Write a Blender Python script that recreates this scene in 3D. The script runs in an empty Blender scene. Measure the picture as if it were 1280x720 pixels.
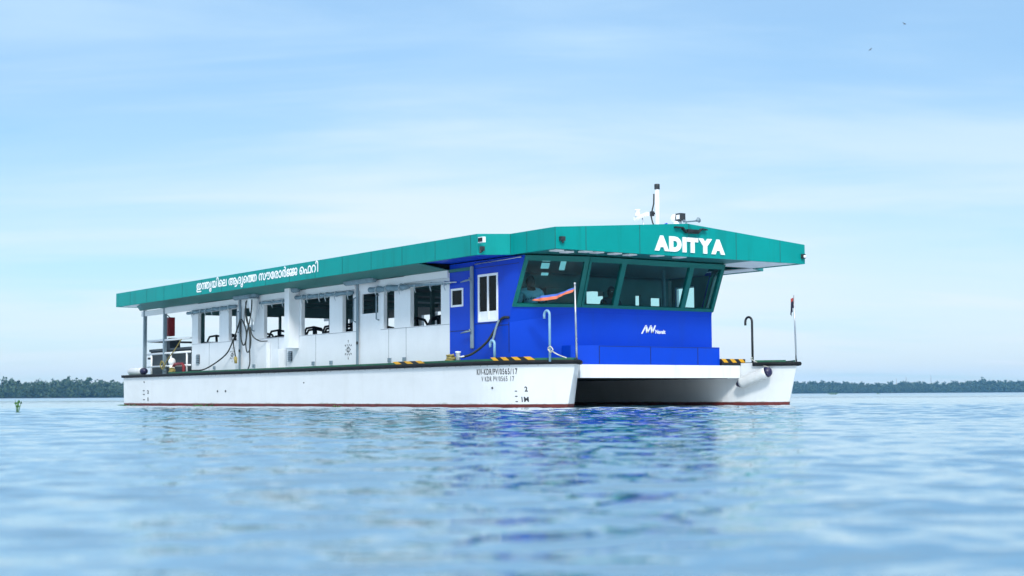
import bpy, bmesh, math, random
import numpy as np
from mathutils import Vector, Matrix

R = math.radians
S = bpy.context.scene
COL = S.collection
rng = random.Random(7)
WZ = 0.10                                    # water level

# ------------------------------------------------------------------ camera
F_PX, YAW, PITCH, ROLL = 1879.4001, 2.536122, 0.071103, -0.0057815
CAM = Vector((20.8353, -18.3661, 0.3258))
d = Vector((math.cos(YAW) * math.cos(PITCH), math.sin(YAW) * math.cos(PITCH), math.sin(PITCH)))
r0 = Vector((math.sin(YAW), -math.cos(YAW), 0))
u0 = r0.cross(d)
rr = r0 * math.cos(ROLL) + u0 * math.sin(ROLL)
uu = -r0 * math.sin(ROLL) + u0 * math.cos(ROLL)
cd = bpy.data.cameras.new('camera')
cam = bpy.data.objects.new('camera', cd)
COL.objects.link(cam)
M = Matrix((rr, uu, -d)).transposed().to_4x4()
M.translation = CAM
cam.matrix_world = M
cd.sensor_width = 36.0
cd.lens = F_PX / 1280 * 36
cd.clip_start, cd.clip_end = 0.05, 12000
cd.dof.use_dof = True
cd.dof.focus_distance = 27.5
cd.dof.aperture_fstop = 3.2
S.camera = cam

# ------------------------------------------------------------------ sky, sun, exposure
SUN_DIR = Vector((1.0, -0.57, 0.95)).normalized()
el = math.asin(SUN_DIR.z)
az = math.atan2(SUN_DIR.x, SUN_DIR.y)
W = bpy.data.worlds.new('World')
S.world = W
W.use_nodes = True
nt = W.node_tree
nt.nodes.clear()


def N(tree, kind, **kw):
    n = tree.nodes.new(kind)
    for k, v in kw.items():
        if k in n.bl_rna.properties:
            setattr(n, k, v)
        else:
            n.inputs[k].default_value = v
    return n


def math_node(tree, op, a, b=None, clamp=False):
    n = tree.nodes.new('ShaderNodeMath')
    n.operation = op
    n.use_clamp = clamp
    for i, v in enumerate((a, b)):
        if v is None:
            continue
        if isinstance(v, (int, float)):
            n.inputs[i].default_value = v
        else:
            tree.links.new(v, n.inputs[i])
    return n.outputs[0]


def mixrgb(tree, fac, a, b, blend='MIX'):
    n = tree.nodes.new('ShaderNodeMix')
    n.data_type = 'RGBA'
    n.blend_type = blend
    for s, v in ((n.inputs[0], fac), (n.inputs[6], a), (n.inputs[7], b)):
        if isinstance(v, (int, float)):
            s.default_value = v
        elif isinstance(v, tuple):
            s.default_value = v if len(v) == 4 else (*v, 1)
        else:
            tree.links.new(v, s)
    return n.outputs[2]


def ramp(tree, x, stops, interp='LINEAR'):
    n = tree.nodes.new('ShaderNodeValToRGB')
    e = n.color_ramp.elements
    n.color_ramp.interpolation = interp
    while len(e) < len(stops):
        e.new(0.5)
    for i, (p, c) in enumerate(stops):
        e[i].position = p
        e[i].color = (c, c, c, 1) if isinstance(c, (int, float)) else (*c, 1)
    tree.links.new(x, n.inputs[0])
    return n.outputs[0]


def noise(tree, vec, scale, detail=4, rough=0.55, dist=0.0):
    n = tree.nodes.new('ShaderNodeTexNoise')
    n.inputs['Scale'].default_value = scale
    n.inputs['Detail'].default_value = detail
    n.inputs['Roughness'].default_value = rough
    n.inputs['Distortion'].default_value = dist
    if vec is not None:
        tree.links.new(vec, n.inputs['Vector'])
    return n.outputs[0]


def mapping(tree, vec, scale=(1, 1, 1), rot=(0, 0, 0), loc=(0, 0, 0)):
    n = tree.nodes.new('ShaderNodeMapping')
    n.inputs['Scale'].default_value = scale
    n.inputs['Rotation'].default_value = rot
    n.inputs['Location'].default_value = loc
    tree.links.new(vec, n.inputs['Vector'])
    return n.outputs[0]


sky = N(nt, 'ShaderNodeTexSky')
sky.sky_type = 'NISHITA'
sky.sun_disc = False
sky.sun_elevation = el
sky.sun_rotation = az
sky.air_density = 1.0
sky.dust_density = 0.6
sky.ozone_density = 3.0
tc = N(nt, 'ShaderNodeTexCoord')
sep = N(nt, 'ShaderNodeSeparateXYZ')
nt.links.new(tc.outputs['Generated'], sep.inputs[0])
zc = math_node(nt, 'MAXIMUM', sep.outputs[2], 0.0)
den = math_node(nt, 'ADD', zc, 0.10)
comb = N(nt, 'ShaderNodeCombineXYZ')
nt.links.new(math_node(nt, 'DIVIDE', sep.outputs[0], den), comb.inputs[0])
nt.links.new(math_node(nt, 'DIVIDE', sep.outputs[1], den), comb.inputs[1])
# layered stratus: broad sheets plus fine streaks, both on a plane far overhead
turned = mapping(nt, comb.outputs[0], (1, 1, 1), (0, 0, R(-55)))
big = noise(nt, mapping(nt, turned, (0.45, 1.0, 1), (0, 0, R(8)), (3.1, 1.7, 0)), 0.55, 5, 0.52, 0.5)
fine = noise(nt, mapping(nt, turned, (0.46, 1.2, 1), (0, 0, R(-14)), (0.4, 5.2, 0)), 1.3, 6, 0.58, 0.7)
cl = math_node(nt, 'ADD', math_node(nt, 'MULTIPLY', big, 0.68), math_node(nt, 'MULTIPLY', fine, 0.32))
cl = ramp(nt, cl, [(0.36, 0.0), (0.50, 0.42), (0.66, 1.0)], 'EASE')
hor = ramp(nt, zc, [(0.0, 0.92), (0.07, 0.80), (0.14, 0.50), (0.24, 0.40), (0.50, 0.55), (0.75, 0.90)])
bank = N(nt, 'ShaderNodeVectorMath')
bank.operation = 'DOT_PRODUCT'
nt.links.new(tc.outputs['Generated'], bank.inputs[0])
bank.inputs[1].default_value = (d * F_PX + rr * 60 - uu * 20).normalized()     # cloud brightens behind the boat; bluer edges imitate lens vignette in the sky colour
hor = math_node(nt, 'ADD', hor, ramp(nt, bank.outputs['Value'], [(0.930, -0.32), (0.975, 0.0), (0.998, 0.16)], 'EASE'))
cover = math_node(nt, 'ADD', hor, math_node(nt, 'MULTIPLY', math_node(nt, 'SUBTRACT', cl, 0.45), 0.62), True)
blue = mixrgb(nt, 1.0, sky.outputs[0], (0.46, 0.79, 0.97), 'MULTIPLY')
white = ramp(nt, zc, [(0.0, (0.57, 0.615, 0.64)), (0.10, (0.50, 0.585, 0.64)), (0.22, (0.40, 0.53, 0.63)), (0.50, (0.44, 0.56, 0.65)), (0.75, (0.90, 0.95, 1.0)), (0.9, (1.0, 1.0, 1.0))])
wgain = ramp(nt, zc, [(0.0, 0.535), (0.20, 0.535), (0.34, 0.62), (0.55, 0.66), (0.75, 0.82)])  # unseen sky higher up brightened to lift the water and the top light
white = mixrgb(nt, 1.0, white, wgain, 'MULTIPLY')
white = mixrgb(nt, 1.0, white, (20.0, 20.0, 20.0), 'MULTIPLY')
bg = N(nt, 'ShaderNodeBackground')
bg.inputs[1].default_value = 0.10
nt.links.new(mixrgb(nt, cover, blue, white), bg.inputs[0])
out = N(nt, 'ShaderNodeOutputWorld')
nt.links.new(bg.outputs[0], out.inputs[0])

sl = bpy.data.lights.new('sun', 'SUN')
sl.energy = 1.8
sl.angle = R(10)
sl.color = (1.0, 0.96, 0.90)
so = bpy.data.objects.new('sun', sl)
COL.objects.link(so)
so.rotation_euler = (-SUN_DIR).to_track_quat('-Z', 'Y').to_euler()

S.view_settings.view_transform = 'Standard'
S.view_settings.look = 'None'
S.view_settings.exposure = 0.62
S.view_settings.gamma = 1.0
S.view_settings.use_curve_mapping = False
S.render.engine = 'CYCLES'
S.cycles.max_bounces = 8
S.cycles.transparent_max_bounces = 12
S.cycles.volume_bounces = 0
S.cycles.caustics_reflective = True
S.cycles.blur_glossy = 1.0
S.cycles.sample_clamp_indirect = 4.0
S.cycles.caustics_refractive = False
S.cycles.use_denoising = True

# ------------------------------------------------------------------ materials
MATS = {}


def mat(name, col, rough=0.4, var=0.10, scale=3.0, dirt=None, metal=0.0, bump=0.0, streak=0.0, spec=0.5, scum=False):
    """Painted / moulded surface: base colour with broken tone, optional dirt colour in blotches and run-off streaks."""
    m = bpy.data.materials.new(name)
    MATS[name] = m
    m.use_nodes = True
    t = m.node_tree
    b = t.nodes['Principled BSDF']
    geo = N(t, 'ShaderNodeNewGeometry')
    n1 = noise(t, geo.outputs['Position'], scale, 5, 0.6)
    lo = tuple(c * (1 - var) for c in col)
    hi = tuple(min(1, c * (1 + var)) for c in col)
    c = mixrgb(t, ramp(t, n1, [(0.3, 0.0), (0.7, 1.0)]), lo, hi)
    if streak:
        sv = noise(t, mapping(t, geo.outputs['Position'], (2.6, 2.6, 0.25)), 1.6, 6, 0.7)
        f = math_node(t, 'MULTIPLY', ramp(t, sv, [(0.52, 0.0), (0.72, 1.0)]), streak)
        c = mixrgb(t, f, c, dirt or (0.30, 0.28, 0.22))
    if scum:
        sz_ = N(t, 'ShaderNodeSeparateXYZ')
        t.links.new(geo.outputs['Position'], sz_.inputs[0])
        nz = noise(t, mapping(t, geo.outputs['Position'], (3, 3, 9)), 1.4, 6, 0.7)
        lim = math_node(t, 'ADD', math_node(t, 'MULTIPLY', nz, 0.16), 0.10)
        f = ramp(t, math_node(t, 'SUBTRACT', lim, sz_.outputs[2]), [(0.0, 0.0), (0.035, 0.75)])
        c = mixrgb(t, f, c, (0.20, 0.20, 0.12))
        nz2 = noise(t, mapping(t, geo.outputs['Position'], (0.9, 0.9, 2.5)), 1.0, 5, 0.6)
        c = mixrgb(t, ramp(t, nz2, [(0.55, 0.0), (0.8, 0.16)]), c, (0.35, 0.37, 0.36))
    if dirt and not streak:
        n2 = noise(t, geo.outputs['Position'], scale * 1.7, 6, 0.7)
        c = mixrgb(t, ramp(t, n2, [(0.55, 0.0), (0.78, 0.7)]), c, dirt)
    t.links.new(c, b.inputs['Base Color'])
    rv = math_node(t, 'ADD', math_node(t, 'MULTIPLY', n1, 0.16), rough - 0.08, True)
    t.links.new(rv, b.inputs['Roughness'])
    b.inputs['Metallic'].default_value = metal
    b.inputs['Specular IOR Level'].default_value = spec
    if bump:
        bp = N(t, 'ShaderNodeBump')
        bp.inputs['Strength'].default_value = bump
        bp.inputs['Distance'].default_value = 0.02
        t.links.new(noise(t, geo.outputs['Position'], scale * 4, 4), bp.inputs['Height'])
        t.links.new(bp.outputs[0], b.inputs['Normal'])
    return m


mat('hull_white', (0.69, 0.715, 0.73), 0.38, 0.04, 1.3, (0.34, 0.33, 0.26), streak=0.09, scum=True)
mat('cabin_white', (0.74, 0.775, 0.81), 0.42, 0.04, 1.8, (0.38, 0.37, 0.30), streak=0.08)
mat('cross_white', (0.76, 0.80, 0.83), 0.45, 0.05, 1.5, (0.34, 0.36, 0.28), streak=0.3)
mat('soffit_white', (0.74, 0.80, 0.86), 0.5, 0.04, 1.5)
mat('boot_red', (0.12, 0.012, 0.010), 0.6, 0.35, 6.0, (0.05, 0.045, 0.03), bump=0.3)
mat('rubber_black', (0.006, 0.008, 0.011), 0.7, 0.3, 8.0, (0.03, 0.03, 0.028), spec=0.25)
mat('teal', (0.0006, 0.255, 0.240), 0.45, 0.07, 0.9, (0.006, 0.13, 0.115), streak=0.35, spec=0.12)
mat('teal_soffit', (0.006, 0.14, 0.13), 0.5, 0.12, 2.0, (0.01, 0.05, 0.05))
mat('frame_green', (0.002, 0.135, 0.125), 0.42, 0.1, 3.0, spec=0.25)
mat('panel_blue', (0.0005, 0.050, 0.52), 0.40, 0.07, 0.8, (0.010, 0.050, 0.30), streak=0.30, spec=0.18)
mat('seam_dark', (0.006, 0.012, 0.05), 0.6, 0.2, 5.0)
mat('seam_teal', (0.002, 0.075, 0.075), 0.6, 0.2, 5.0)
mat('seam_grey', (0.22, 0.25, 0.28), 0.6, 0.2, 5.0)
mat('coaming_green', (0.012, 0.11, 0.055), 0.55, 0.25, 3.5, (0.12, 0.12, 0.07))
mat('deck_grey', (0.10, 0.16, 0.13), 0.7, 0.2, 3.0)
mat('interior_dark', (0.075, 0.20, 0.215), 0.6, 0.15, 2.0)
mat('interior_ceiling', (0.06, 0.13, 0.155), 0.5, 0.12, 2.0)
mat('seat_dark', (0.010, 0.014, 0.020), 0.45, 0.2, 3.0)
mat('frame_white', (0.82, 0.85, 0.88), 0.35, 0.03, 3.0)
mat('pipe_grey', (0.18, 0.25, 0.30), 0.45, 0.12, 4.0)
mat('pipe_blue', (0.19, 0.37, 0.53), 0.4, 0.12, 6.0, (0.30, 0.28, 0.25))
mat('pipe_dark', (0.02, 0.025, 0.03), 0.5, 0.2, 6.0, (0.14, 0.07, 0.03))
mat('steel', (0.50, 0.53, 0.56), 0.3, 0.1, 6.0, metal=0.8)
mat('canvas', (0.17, 0.26, 0.32), 0.85, 0.25, 7.0, (0.05, 0.08, 0.10), bump=0.6)
mat('strap', (0.42, 0.50, 0.55), 0.8, 0.2, 9.0)
mat('yellow', (0.72, 0.36, 0.010), 0.5, 0.12, 6.0, (0.35, 0.17, 0.02))
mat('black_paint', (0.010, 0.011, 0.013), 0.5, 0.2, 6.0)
mat('letter_white', (0.86, 0.88, 0.90), 0.4, 0.03, 5.0)
mat('letter_black', (0.018, 0.02, 0.025), 0.55, 0.35, 14.0, (0.10, 0.10, 0.10))
mat('letter_faded', (0.07, 0.075, 0.08), 0.6, 0.5, 16.0, (0.35, 0.36, 0.37))
mat('red_box', (0.26, 0.008, 0.012), 0.45, 0.15, 4.0)
mat('red_paint', (0.20, 0.010, 0.014), 0.5, 0.15, 4.0)
mat('cable', (0.016, 0.022, 0.020), 0.6, 0.2, 9.0)
mat('rope_yellow', (0.36, 0.29, 0.09), 0.85, 0.3, 20.0, bump=0.6)
mat('rope_pale', (0.55, 0.55, 0.48), 0.85, 0.3, 20.0, bump=0.6)
mat('fender_white', (0.62, 0.64, 0.64), 0.45, 0.08, 5.0, (0.36, 0.35, 0.30), streak=0.3)
mat('fender_navy', (0.016, 0.014, 0.055), 0.4, 0.2, 5.0)
mat('machine_dark', (0.035, 0.05, 0.06), 0.55, 0.25, 4.0)
mat('skin', (0.11, 0.055, 0.035), 0.5, 0.1, 12.0)
mat('hair', (0.006, 0.005, 0.005), 0.6, 0.2, 30.0)
mat('shirt_blue', (0.42, 0.66, 0.85), 0.85, 0.12, 9.0, bump=0.5)
mat('shirt_dark', (0.04, 0.05, 0.07), 0.85, 0.12, 9.0)
mat('shirt_print', (0.02, 0.06, 0.18), 0.8, 0.1, 9.0)
mat('trousers', (0.03, 0.035, 0.05), 0.85, 0.12, 9.0)
mat('eye', (0.7, 0.7, 0.68), 0.2, 0.02, 9.0)
mat('flag_orange', (0.78, 0.19, 0.09), 0.8, 0.08, 9.0)
mat('flag_blue', (0.07, 0.16, 0.55), 0.8, 0.1, 9.0)
mat('flag_white', (0.80, 0.78, 0.76), 0.8, 0.05, 9.0)
mat('flag_navy', (0.020, 0.022, 0.05), 0.8, 0.15, 9.0)
mat('flag_red', (0.42, 0.06, 0.05), 0.8, 0.1, 9.0)
mat('leaf', (0.03, 0.12, 0.02), 0.45, 0.35, 14.0, (0.10, 0.14, 0.02))
mat('bird_grey', (0.05, 0.06, 0.07), 0.7, 0.2, 9.0)
mat('mud', (0.030, 0.045, 0.024), 0.9, 0.25, 0.05)
mat('mast_grey', (0.35, 0.36, 0.38), 0.6, 0.1, 0.5)
mat('panel_solar', (0.010, 0.014, 0.035), 0.15, 0.1, 0.5)
mat('bark', (0.06, 0.045, 0.03), 0.9, 0.2, 1.0)


def foliage_mat():
    m = bpy.data.materials.new('foliage')
    MATS['foliage'] = m
    m.use_nodes = True
    t = m.node_tree
    b = t.nodes['Principled BSDF']
    geo = N(t, 'ShaderNodeNewGeometry')
    n1 = noise(t, geo.outputs['Position'], 0.10, 4, 0.6)
    n2 = noise(t, geo.outputs['Position'], 0.9, 3, 0.6)
    a = mixrgb(t, ramp(t, n1, [(0.35, 0.0), (0.65, 1.0)]), (0.012, 0.042, 0.018), (0.032, 0.072, 0.022))
    c = mixrgb(t, ramp(t, n2, [(0.4, 0.0), (0.75, 0.6)]), a, (0.06, 0.095, 0.03))
    t.links.new(c, b.inputs['Base Color'])
    b.inputs['Roughness'].default_value = 0.7


foliage_mat()


def glass_mat(name, tint, refl=1.0):
    m = bpy.data.materials.new(name)
    MATS[name] = m
    m.use_nodes = True
    t = m.node_tree
    t.nodes.clear()
    tr = N(t, 'ShaderNodeBsdfTransparent')
    tr.inputs[0].default_value = (*tint, 1)
    gl = N(t, 'ShaderNodeBsdfGlossy')
    gl.inputs['Roughness'].default_value = 0.03
    gl.inputs['Color'].default_value = (refl, refl, refl, 1)
    geo = N(t, 'ShaderNodeNewGeometry')
    dt = N(t, 'ShaderNodeVectorMath')
    dt.operation = 'DOT_PRODUCT'
    t.links.new(geo.outputs['Normal'], dt.inputs[0])
    t.links.new(geo.outputs['Incoming'], dt.inputs[1])
    g_ = math_node(t, 'POWER', math_node(t, 'SUBTRACT', 1.0, math_node(t, 'ABSOLUTE', dt.outputs['Value'])), 5.0)
    fres = math_node(t, 'ADD', math_node(t, 'MULTIPLY', g_, 0.96), 0.04, True)
    bp = N(t, 'ShaderNodeBump')
    bp.inputs['Strength'].default_value = 0.03
    bp.inputs['Distance'].default_value = 0.05
    t.links.new(noise(t, geo.outputs['Position'], 1.2, 2), bp.inputs['Height'])
    t.links.new(bp.outputs[0], gl.inputs['Normal'])
    mx = N(t, 'ShaderNodeMixShader')
    t.links.new(fres, mx.inputs[0])
    t.links.new(tr.outputs[0], mx.inputs[1])
    t.links.new(gl.outputs[0], mx.inputs[2])
    o = N(t, 'ShaderNodeOutputMaterial')
    t.links.new(mx.outputs[0], o.inputs[0])


glass_mat('glass_teal', (0.74, 0.955, 0.95), 0.38)
glass_mat('glass_dark', (0.10, 0.22, 0.27), 0.4)


def water_mat():
    m = bpy.data.materials.new('lake_water')
    MATS['lake_water'] = m
    m.use_nodes = True
    t = m.node_tree
    b = t.nodes['Principled BSDF']
    b.inputs['Base Color'].default_value = (0.007, 0.100, 0.160, 1)
    b.inputs['Roughness'].default_value = 0.03
    b.inputs['IOR'].default_value = 1.333
    geo = N(t, 'ShaderNodeNewGeometry')
    ds = N(t, 'ShaderNodeVectorMath')
    ds.operation = 'DISTANCE'
    t.links.new(geo.outputs['Position'], ds.inputs[0])
    ds.inputs[1].default_value = (-5, -2, 0)                 # sheltered water round the boat, open wind-ruffled lake beyond
    rgh = math_node(t, 'ADD', math_node(t, 'MULTIPLY', math_node(t, 'DIVIDE', math_node(t, 'SUBTRACT', ds.outputs['Value'], 40.0), 160.0, True), 0.26), 0.03)
    t.links.new(rgh, b.inputs['Roughness'])
    gl = N(t, 'ShaderNodeBsdfGlossy')
    gl.inputs['Roughness'].default_value = 0.03
    gl.inputs['Color'].default_value = (0.92, 0.97, 1.0, 1)
    mx = N(t, 'ShaderNodeMixShader')
    t.links.new(rgh, gl.inputs['Roughness'])
    mx.inputs[0].default_value = 0.50
    t.links.new(b.outputs[0], mx.inputs[1])
    t.links.new(gl.outputs[0], mx.inputs[2])
    t.links.new(mx.outputs[0], t.nodes['Material Output'].inputs[0])
    geo = N(t, 'ShaderNodeNewGeometry')
    P = geo.outputs['Position']
    h = math_node(t, 'ADD',
                  math_node(t, 'MULTIPLY', noise(t, mapping(t, P, (1.0, 1.5, 1.0), (0, 0, R(40))), 9.0, 3, 0.55, 0.3), 0.012),
                  math_node(t, 'MULTIPLY', noise(t, mapping(t, P, (1.0, 1.3, 1.0), (0, 0, R(10))), 1.1, 3, 0.5, 0.2), 0.06))
    bp = N(t, 'ShaderNodeBump')
    bp.inputs['Strength'].default_value = 0.20
    bp.inputs['Distance'].default_value = 1.0
    t.links.new(h, bp.inputs['Height'])
    t.links.new(bp.outputs[0], b.inputs['Normal'])
    t.links.new(bp.outputs[0], gl.inputs['Normal'])


water_mat()


def haze_mat():
    m = bpy.data.materials.new('haze_air')
    MATS['haze_air'] = m
    m.use_nodes = True
    t = m.node_tree
    t.nodes.clear()
    v = N(t, 'ShaderNodeVolumePrincipled')
    v.inputs['Color'].default_value = (0.22, 0.58, 1.0, 1)
    v.inputs['Density'].default_value = HAZE
    v.inputs['Anisotropy'].default_value = 0.0
    o = N(t, 'ShaderNodeOutputMaterial')
    t.links.new(v.outputs[0], o.inputs['Volume'])


HAZE = 0.00021
haze_mat()


# ------------------------------------------------------------------ mesh helpers
def P(v):
    return Vector(v)


class MB:
    def __init__(self):
        self.v, self.f, self.mi, self.sm = [], [], [], []

    def add(self, vs, fs, mi=0, smooth=False):
        o = len(self.v)
        self.v += [tuple(x) for x in vs]
        for f in fs:
            self.f.append(tuple(i + o for i in f))
            self.mi.append(mi)
            self.sm.append(smooth)

    def box(self, x0, x1, y0, y1, z0, z1, mi=0):
        vs = [(x, y, z) for z in (z0, z1) for y in (y0, y1) for x in (x0, x1)]
        self.add(vs, [(0, 2, 3, 1), (4, 5, 7, 6), (0, 1, 5, 4), (2, 6, 7, 3), (0, 4, 6, 2), (1, 3, 7, 5)], mi)
        return self

    def hexa(self, a, b, mi=0):
        """a, b: two quads (lists of four points) joined to a solid."""
        self.add(list(a) + list(b), [(3, 2, 1, 0), (4, 5, 6, 7), (0, 1, 5, 4), (1, 2, 6, 5), (2, 3, 7, 6), (3, 0, 4, 7)], mi)
        return self

    def slab(self, pts, n, t, mi=0):
        """polygon pts thickened by t along n."""
        n = P(n).normalized() * t
        k = len(pts)
        a = [P(p) for p in pts]
        b = [p + n for p in a]
        fs = [tuple(range(k - 1, -1, -1)), tuple(range(k, 2 * k))]
        fs += [(i, (i + 1) % k, (i + 1) % k + k, i + k) for i in range(k)]
        self.add(a + b, fs, mi)
        return self

    def beam(self, p0, p1, wdir, w, ndir, t, mi=0):
        p0, p1 = P(p0), P(p1)
        wv = P(wdir).normalized() * w / 2
        nv = P(ndir).normalized() * t / 2
        q = lambda p: [p - wv - nv, p + wv - nv, p + wv + nv, p - wv + nv]
        return self.hexa(q(p0), q(p1), mi)

    def tube(self, path, r, n=10, mi=0, caps=True):
        path = [P(p) for p in path]
        rs = r if isinstance(r, (list, tuple)) else [r] * len(path)
        up = None
        vs, fs = [], []
        for i, p in enumerate(path):
            t = (path[min(i + 1, len(path) - 1)] - path[max(i - 1, 0)])
            t = t.normalized() if t.length > 1e-9 else Vector((0, 0, 1))
            if up is None:
                up = t.orthogonal().normalized()
            up = (up - t * up.dot(t))
            up = up.normalized() if up.length > 1e-6 else t.orthogonal().normalized()
            bi = t.cross(up)
            for k in range(n):
                a = 2 * math.pi * k / n
                vs.append(p + (up * math.cos(a) + bi * math.sin(a)) * rs[i])
        for i in range(len(path) - 1):
            for k in range(n):
                a, b = i * n + k, i * n + (k + 1) % n
                fs.append((a, b, b + n, a + n))
        if caps:
            fs.append(tuple(range(n - 1, -1, -1)))
            fs.append(tuple(range((len(path) - 1) * n, len(path) * n)))
        self.add(vs, fs, mi, True)
        return self

    def ell(self, c, rad, mi=0, nu=14, nv=8, rot=None):
        c = P(c)
        vs, fs = [], []
        for j in range(nv + 1):
            th = math.pi * j / nv
            for i in range(nu):
                ph = 2 * math.pi * i / nu
                q = Vector((rad[0] * math.sin(th) * math.cos(ph), rad[1] * math.sin(th) * math.sin(ph), rad[2] * math.cos(th)))
                if rot:
                    q = rot @ q
                vs.append(c + q)
        for j in range(nv):
            for i in range(nu):
                a, b = j * nu + i, j * nu + (i + 1) % nu
                fs.append((a, a + nu, b + nu, b))
        self.add(vs, fs, mi, True)
        return self

    def build(self, name, mats, parent=None, bevel=0.0, label=None):
        me = bpy.data.meshes.new(name)
        me.from_pydata(self.v, [], self.f)
        for m in (mats if isinstance(mats, (list, tuple)) else [mats]):
            me.materials.append(MATS[m])
        me.polygons.foreach_set('material_index', self.mi)
        me.polygons.foreach_set('use_smooth', self.sm)
        bm = bmesh.new()
        bm.from_mesh(me)
        bmesh.ops.remove_doubles(bm, verts=bm.verts, dist=1e-6)
        bmesh.ops.recalc_face_normals(bm, faces=bm.faces)
        bm.to_mesh(me)
        bm.free()
        me.update()
        o = bpy.data.objects.new(name, me)
        COL.objects.link(o)
        if parent is not None:
            o.parent = parent
            o.matrix_parent_inverse = Matrix.Translation(-world_loc(parent))
        if bevel:
            b = o.modifiers.new('bevel', 'BEVEL')
            b.width = bevel
            b.segments = 2
            b.limit_method = 'ANGLE'
        if label:
            o['label'] = label
        return o


def world_loc(o):
    l = Vector(o.location)
    while o.parent is not None:
        l = l + o.matrix_parent_inverse.translation
        o = o.parent
        l = l + Vector(o.location)
    return l


def empty(name, loc):
    o = bpy.data.objects.new(name, None)
    o.empty_display_size = 0.2
    COL.objects.link(o)
    o.location = loc
    return o


def tag(o, label=None, cat=None, group=None, kind=None):
    for k, v in (('label', label), ('category', cat), ('group', group), ('kind', kind)):
        if v:
            o[k] = v
    return o


def wall(mb, axis, pos, thick, u0, u1, z0, z1, holes, mi=0):
    """wall in the plane axis=pos (0: x, 1: y) with rectangular through openings (u0, u1, z0, z1)."""
    us = sorted({u0, u1, *[h[0] for h in holes], *[h[1] for h in holes]})
    zs = sorted({z0, z1, *[h[2] for h in holes], *[h[3] for h in holes]})
    us = [u for u in us if u0 - 1e-6 <= u <= u1 + 1e-6]
    zs = [z for z in zs if z0 - 1e-6 <= z <= z1 + 1e-6]

    def solid(i, j):
        if not (0 <= i < len(us) - 1 and 0 <= j < len(zs) - 1):
            return False
        u, z = (us[i] + us[i + 1]) / 2, (zs[j] + zs[j + 1]) / 2
        return not any(h[0] < u < h[1] and h[2] < z < h[3] for h in holes)

    def pt(u, t, z):
        return (u, t, z) if axis == 1 else (t, u, z)
    a, b = pos, pos + thick
    for i in range(len(us) - 1):
        for j in range(len(zs) - 1):
            if not solid(i, j):
                continue
            p, q, s, e = us[i], us[i + 1], zs[j], zs[j + 1]
            for t in (a, b):
                mb.add([pt(p, t, s), pt(q, t, s), pt(q, t, e), pt(p, t, e)], [(0, 1, 2, 3)], mi)
            if not solid(i - 1, j):
                mb.add([pt(p, a, s), pt(p, b, s), pt(p, b, e), pt(p, a, e)], [(0, 1, 2, 3)], mi)
            if not solid(i + 1, j):
                mb.add([pt(q, a, s), pt(q, b, s), pt(q, b, e), pt(q, a, e)], [(0, 1, 2, 3)], mi)
            if not solid(i, j - 1):
                mb.add([pt(p, a, s), pt(q, a, s), pt(q, b, s), pt(p, b, s)], [(0, 1, 2, 3)], mi)
            if not solid(i, j + 1):
                mb.add([pt(p, a, e), pt(q, a, e), pt(q, b, e), pt(p, b, e)], [(0, 1, 2, 3)], mi)
    return mb


def glyph(body, bold=0.0, shear=0.0, extrude=0.0, space=1.0):
    c = bpy.data.curves.new('tmp_text', 'FONT')
    c.body = body
    c.offset = bold
    c.shear = shear
    c.extrude = extrude
    c.resolution_u = 4
    c.space_character = space
    o = bpy.data.objects.new('tmp_text', c)
    COL.objects.link(o)
    bpy.context.view_layer.update()
    me = bpy.data.meshes.new_from_object(o)
    vs = [tuple(v.co) for v in me.vertices]
    fs = [tuple(p.vertices) for p in me.polygons]
    bpy.data.objects.remove(o)
    bpy.data.curves.remove(c)
    bpy.data.meshes.remove(me)
    return vs, fs


def text_into(mb, body, fn, u0, u1, v0, v1, bold=0.0, shear=0.0, extrude=0.0, gap=None, mi=0, space=1.0):
    """lettering fitted to the rectangle u0..u1, v0..v1; fn(u, v, w) places it on a surface.
    body may be a list of signs set one after another (with gaps gap)."""
    if isinstance(body, str):
        vs, fs = glyph(body, bold, shear, extrude, space)
    else:
        vs, fs, x = [], [], 0.0
        for k, g in enumerate(body):
            if g == ' ':
                x += 0.30
                continue
            a, b = glyph(g, bold, shear, extrude)
            if not a:
                continue
            lo, hi = min(p[0] for p in a), max(p[0] for p in a)
            o = len(vs)
            vs += [(p[0] - lo + x, p[1], p[2]) for p in a]
            fs += [tuple(i + o for i in f) for f in b]
            x += hi - lo + (gap[k] if gap else 0.05)
    xs, ys = [p[0] for p in vs], [p[1] for p in vs]
    sx, sy = (u1 - u0) / (max(xs) - min(xs)), (v1 - v0) / (max(ys) - min(ys))
    mx, my = min(xs), min(ys)
    mb.add([fn(u0 + (p[0] - mx) * sx, v0 + (p[1] - my) * sy, p[2]) for p in vs], fs, mi)


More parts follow.
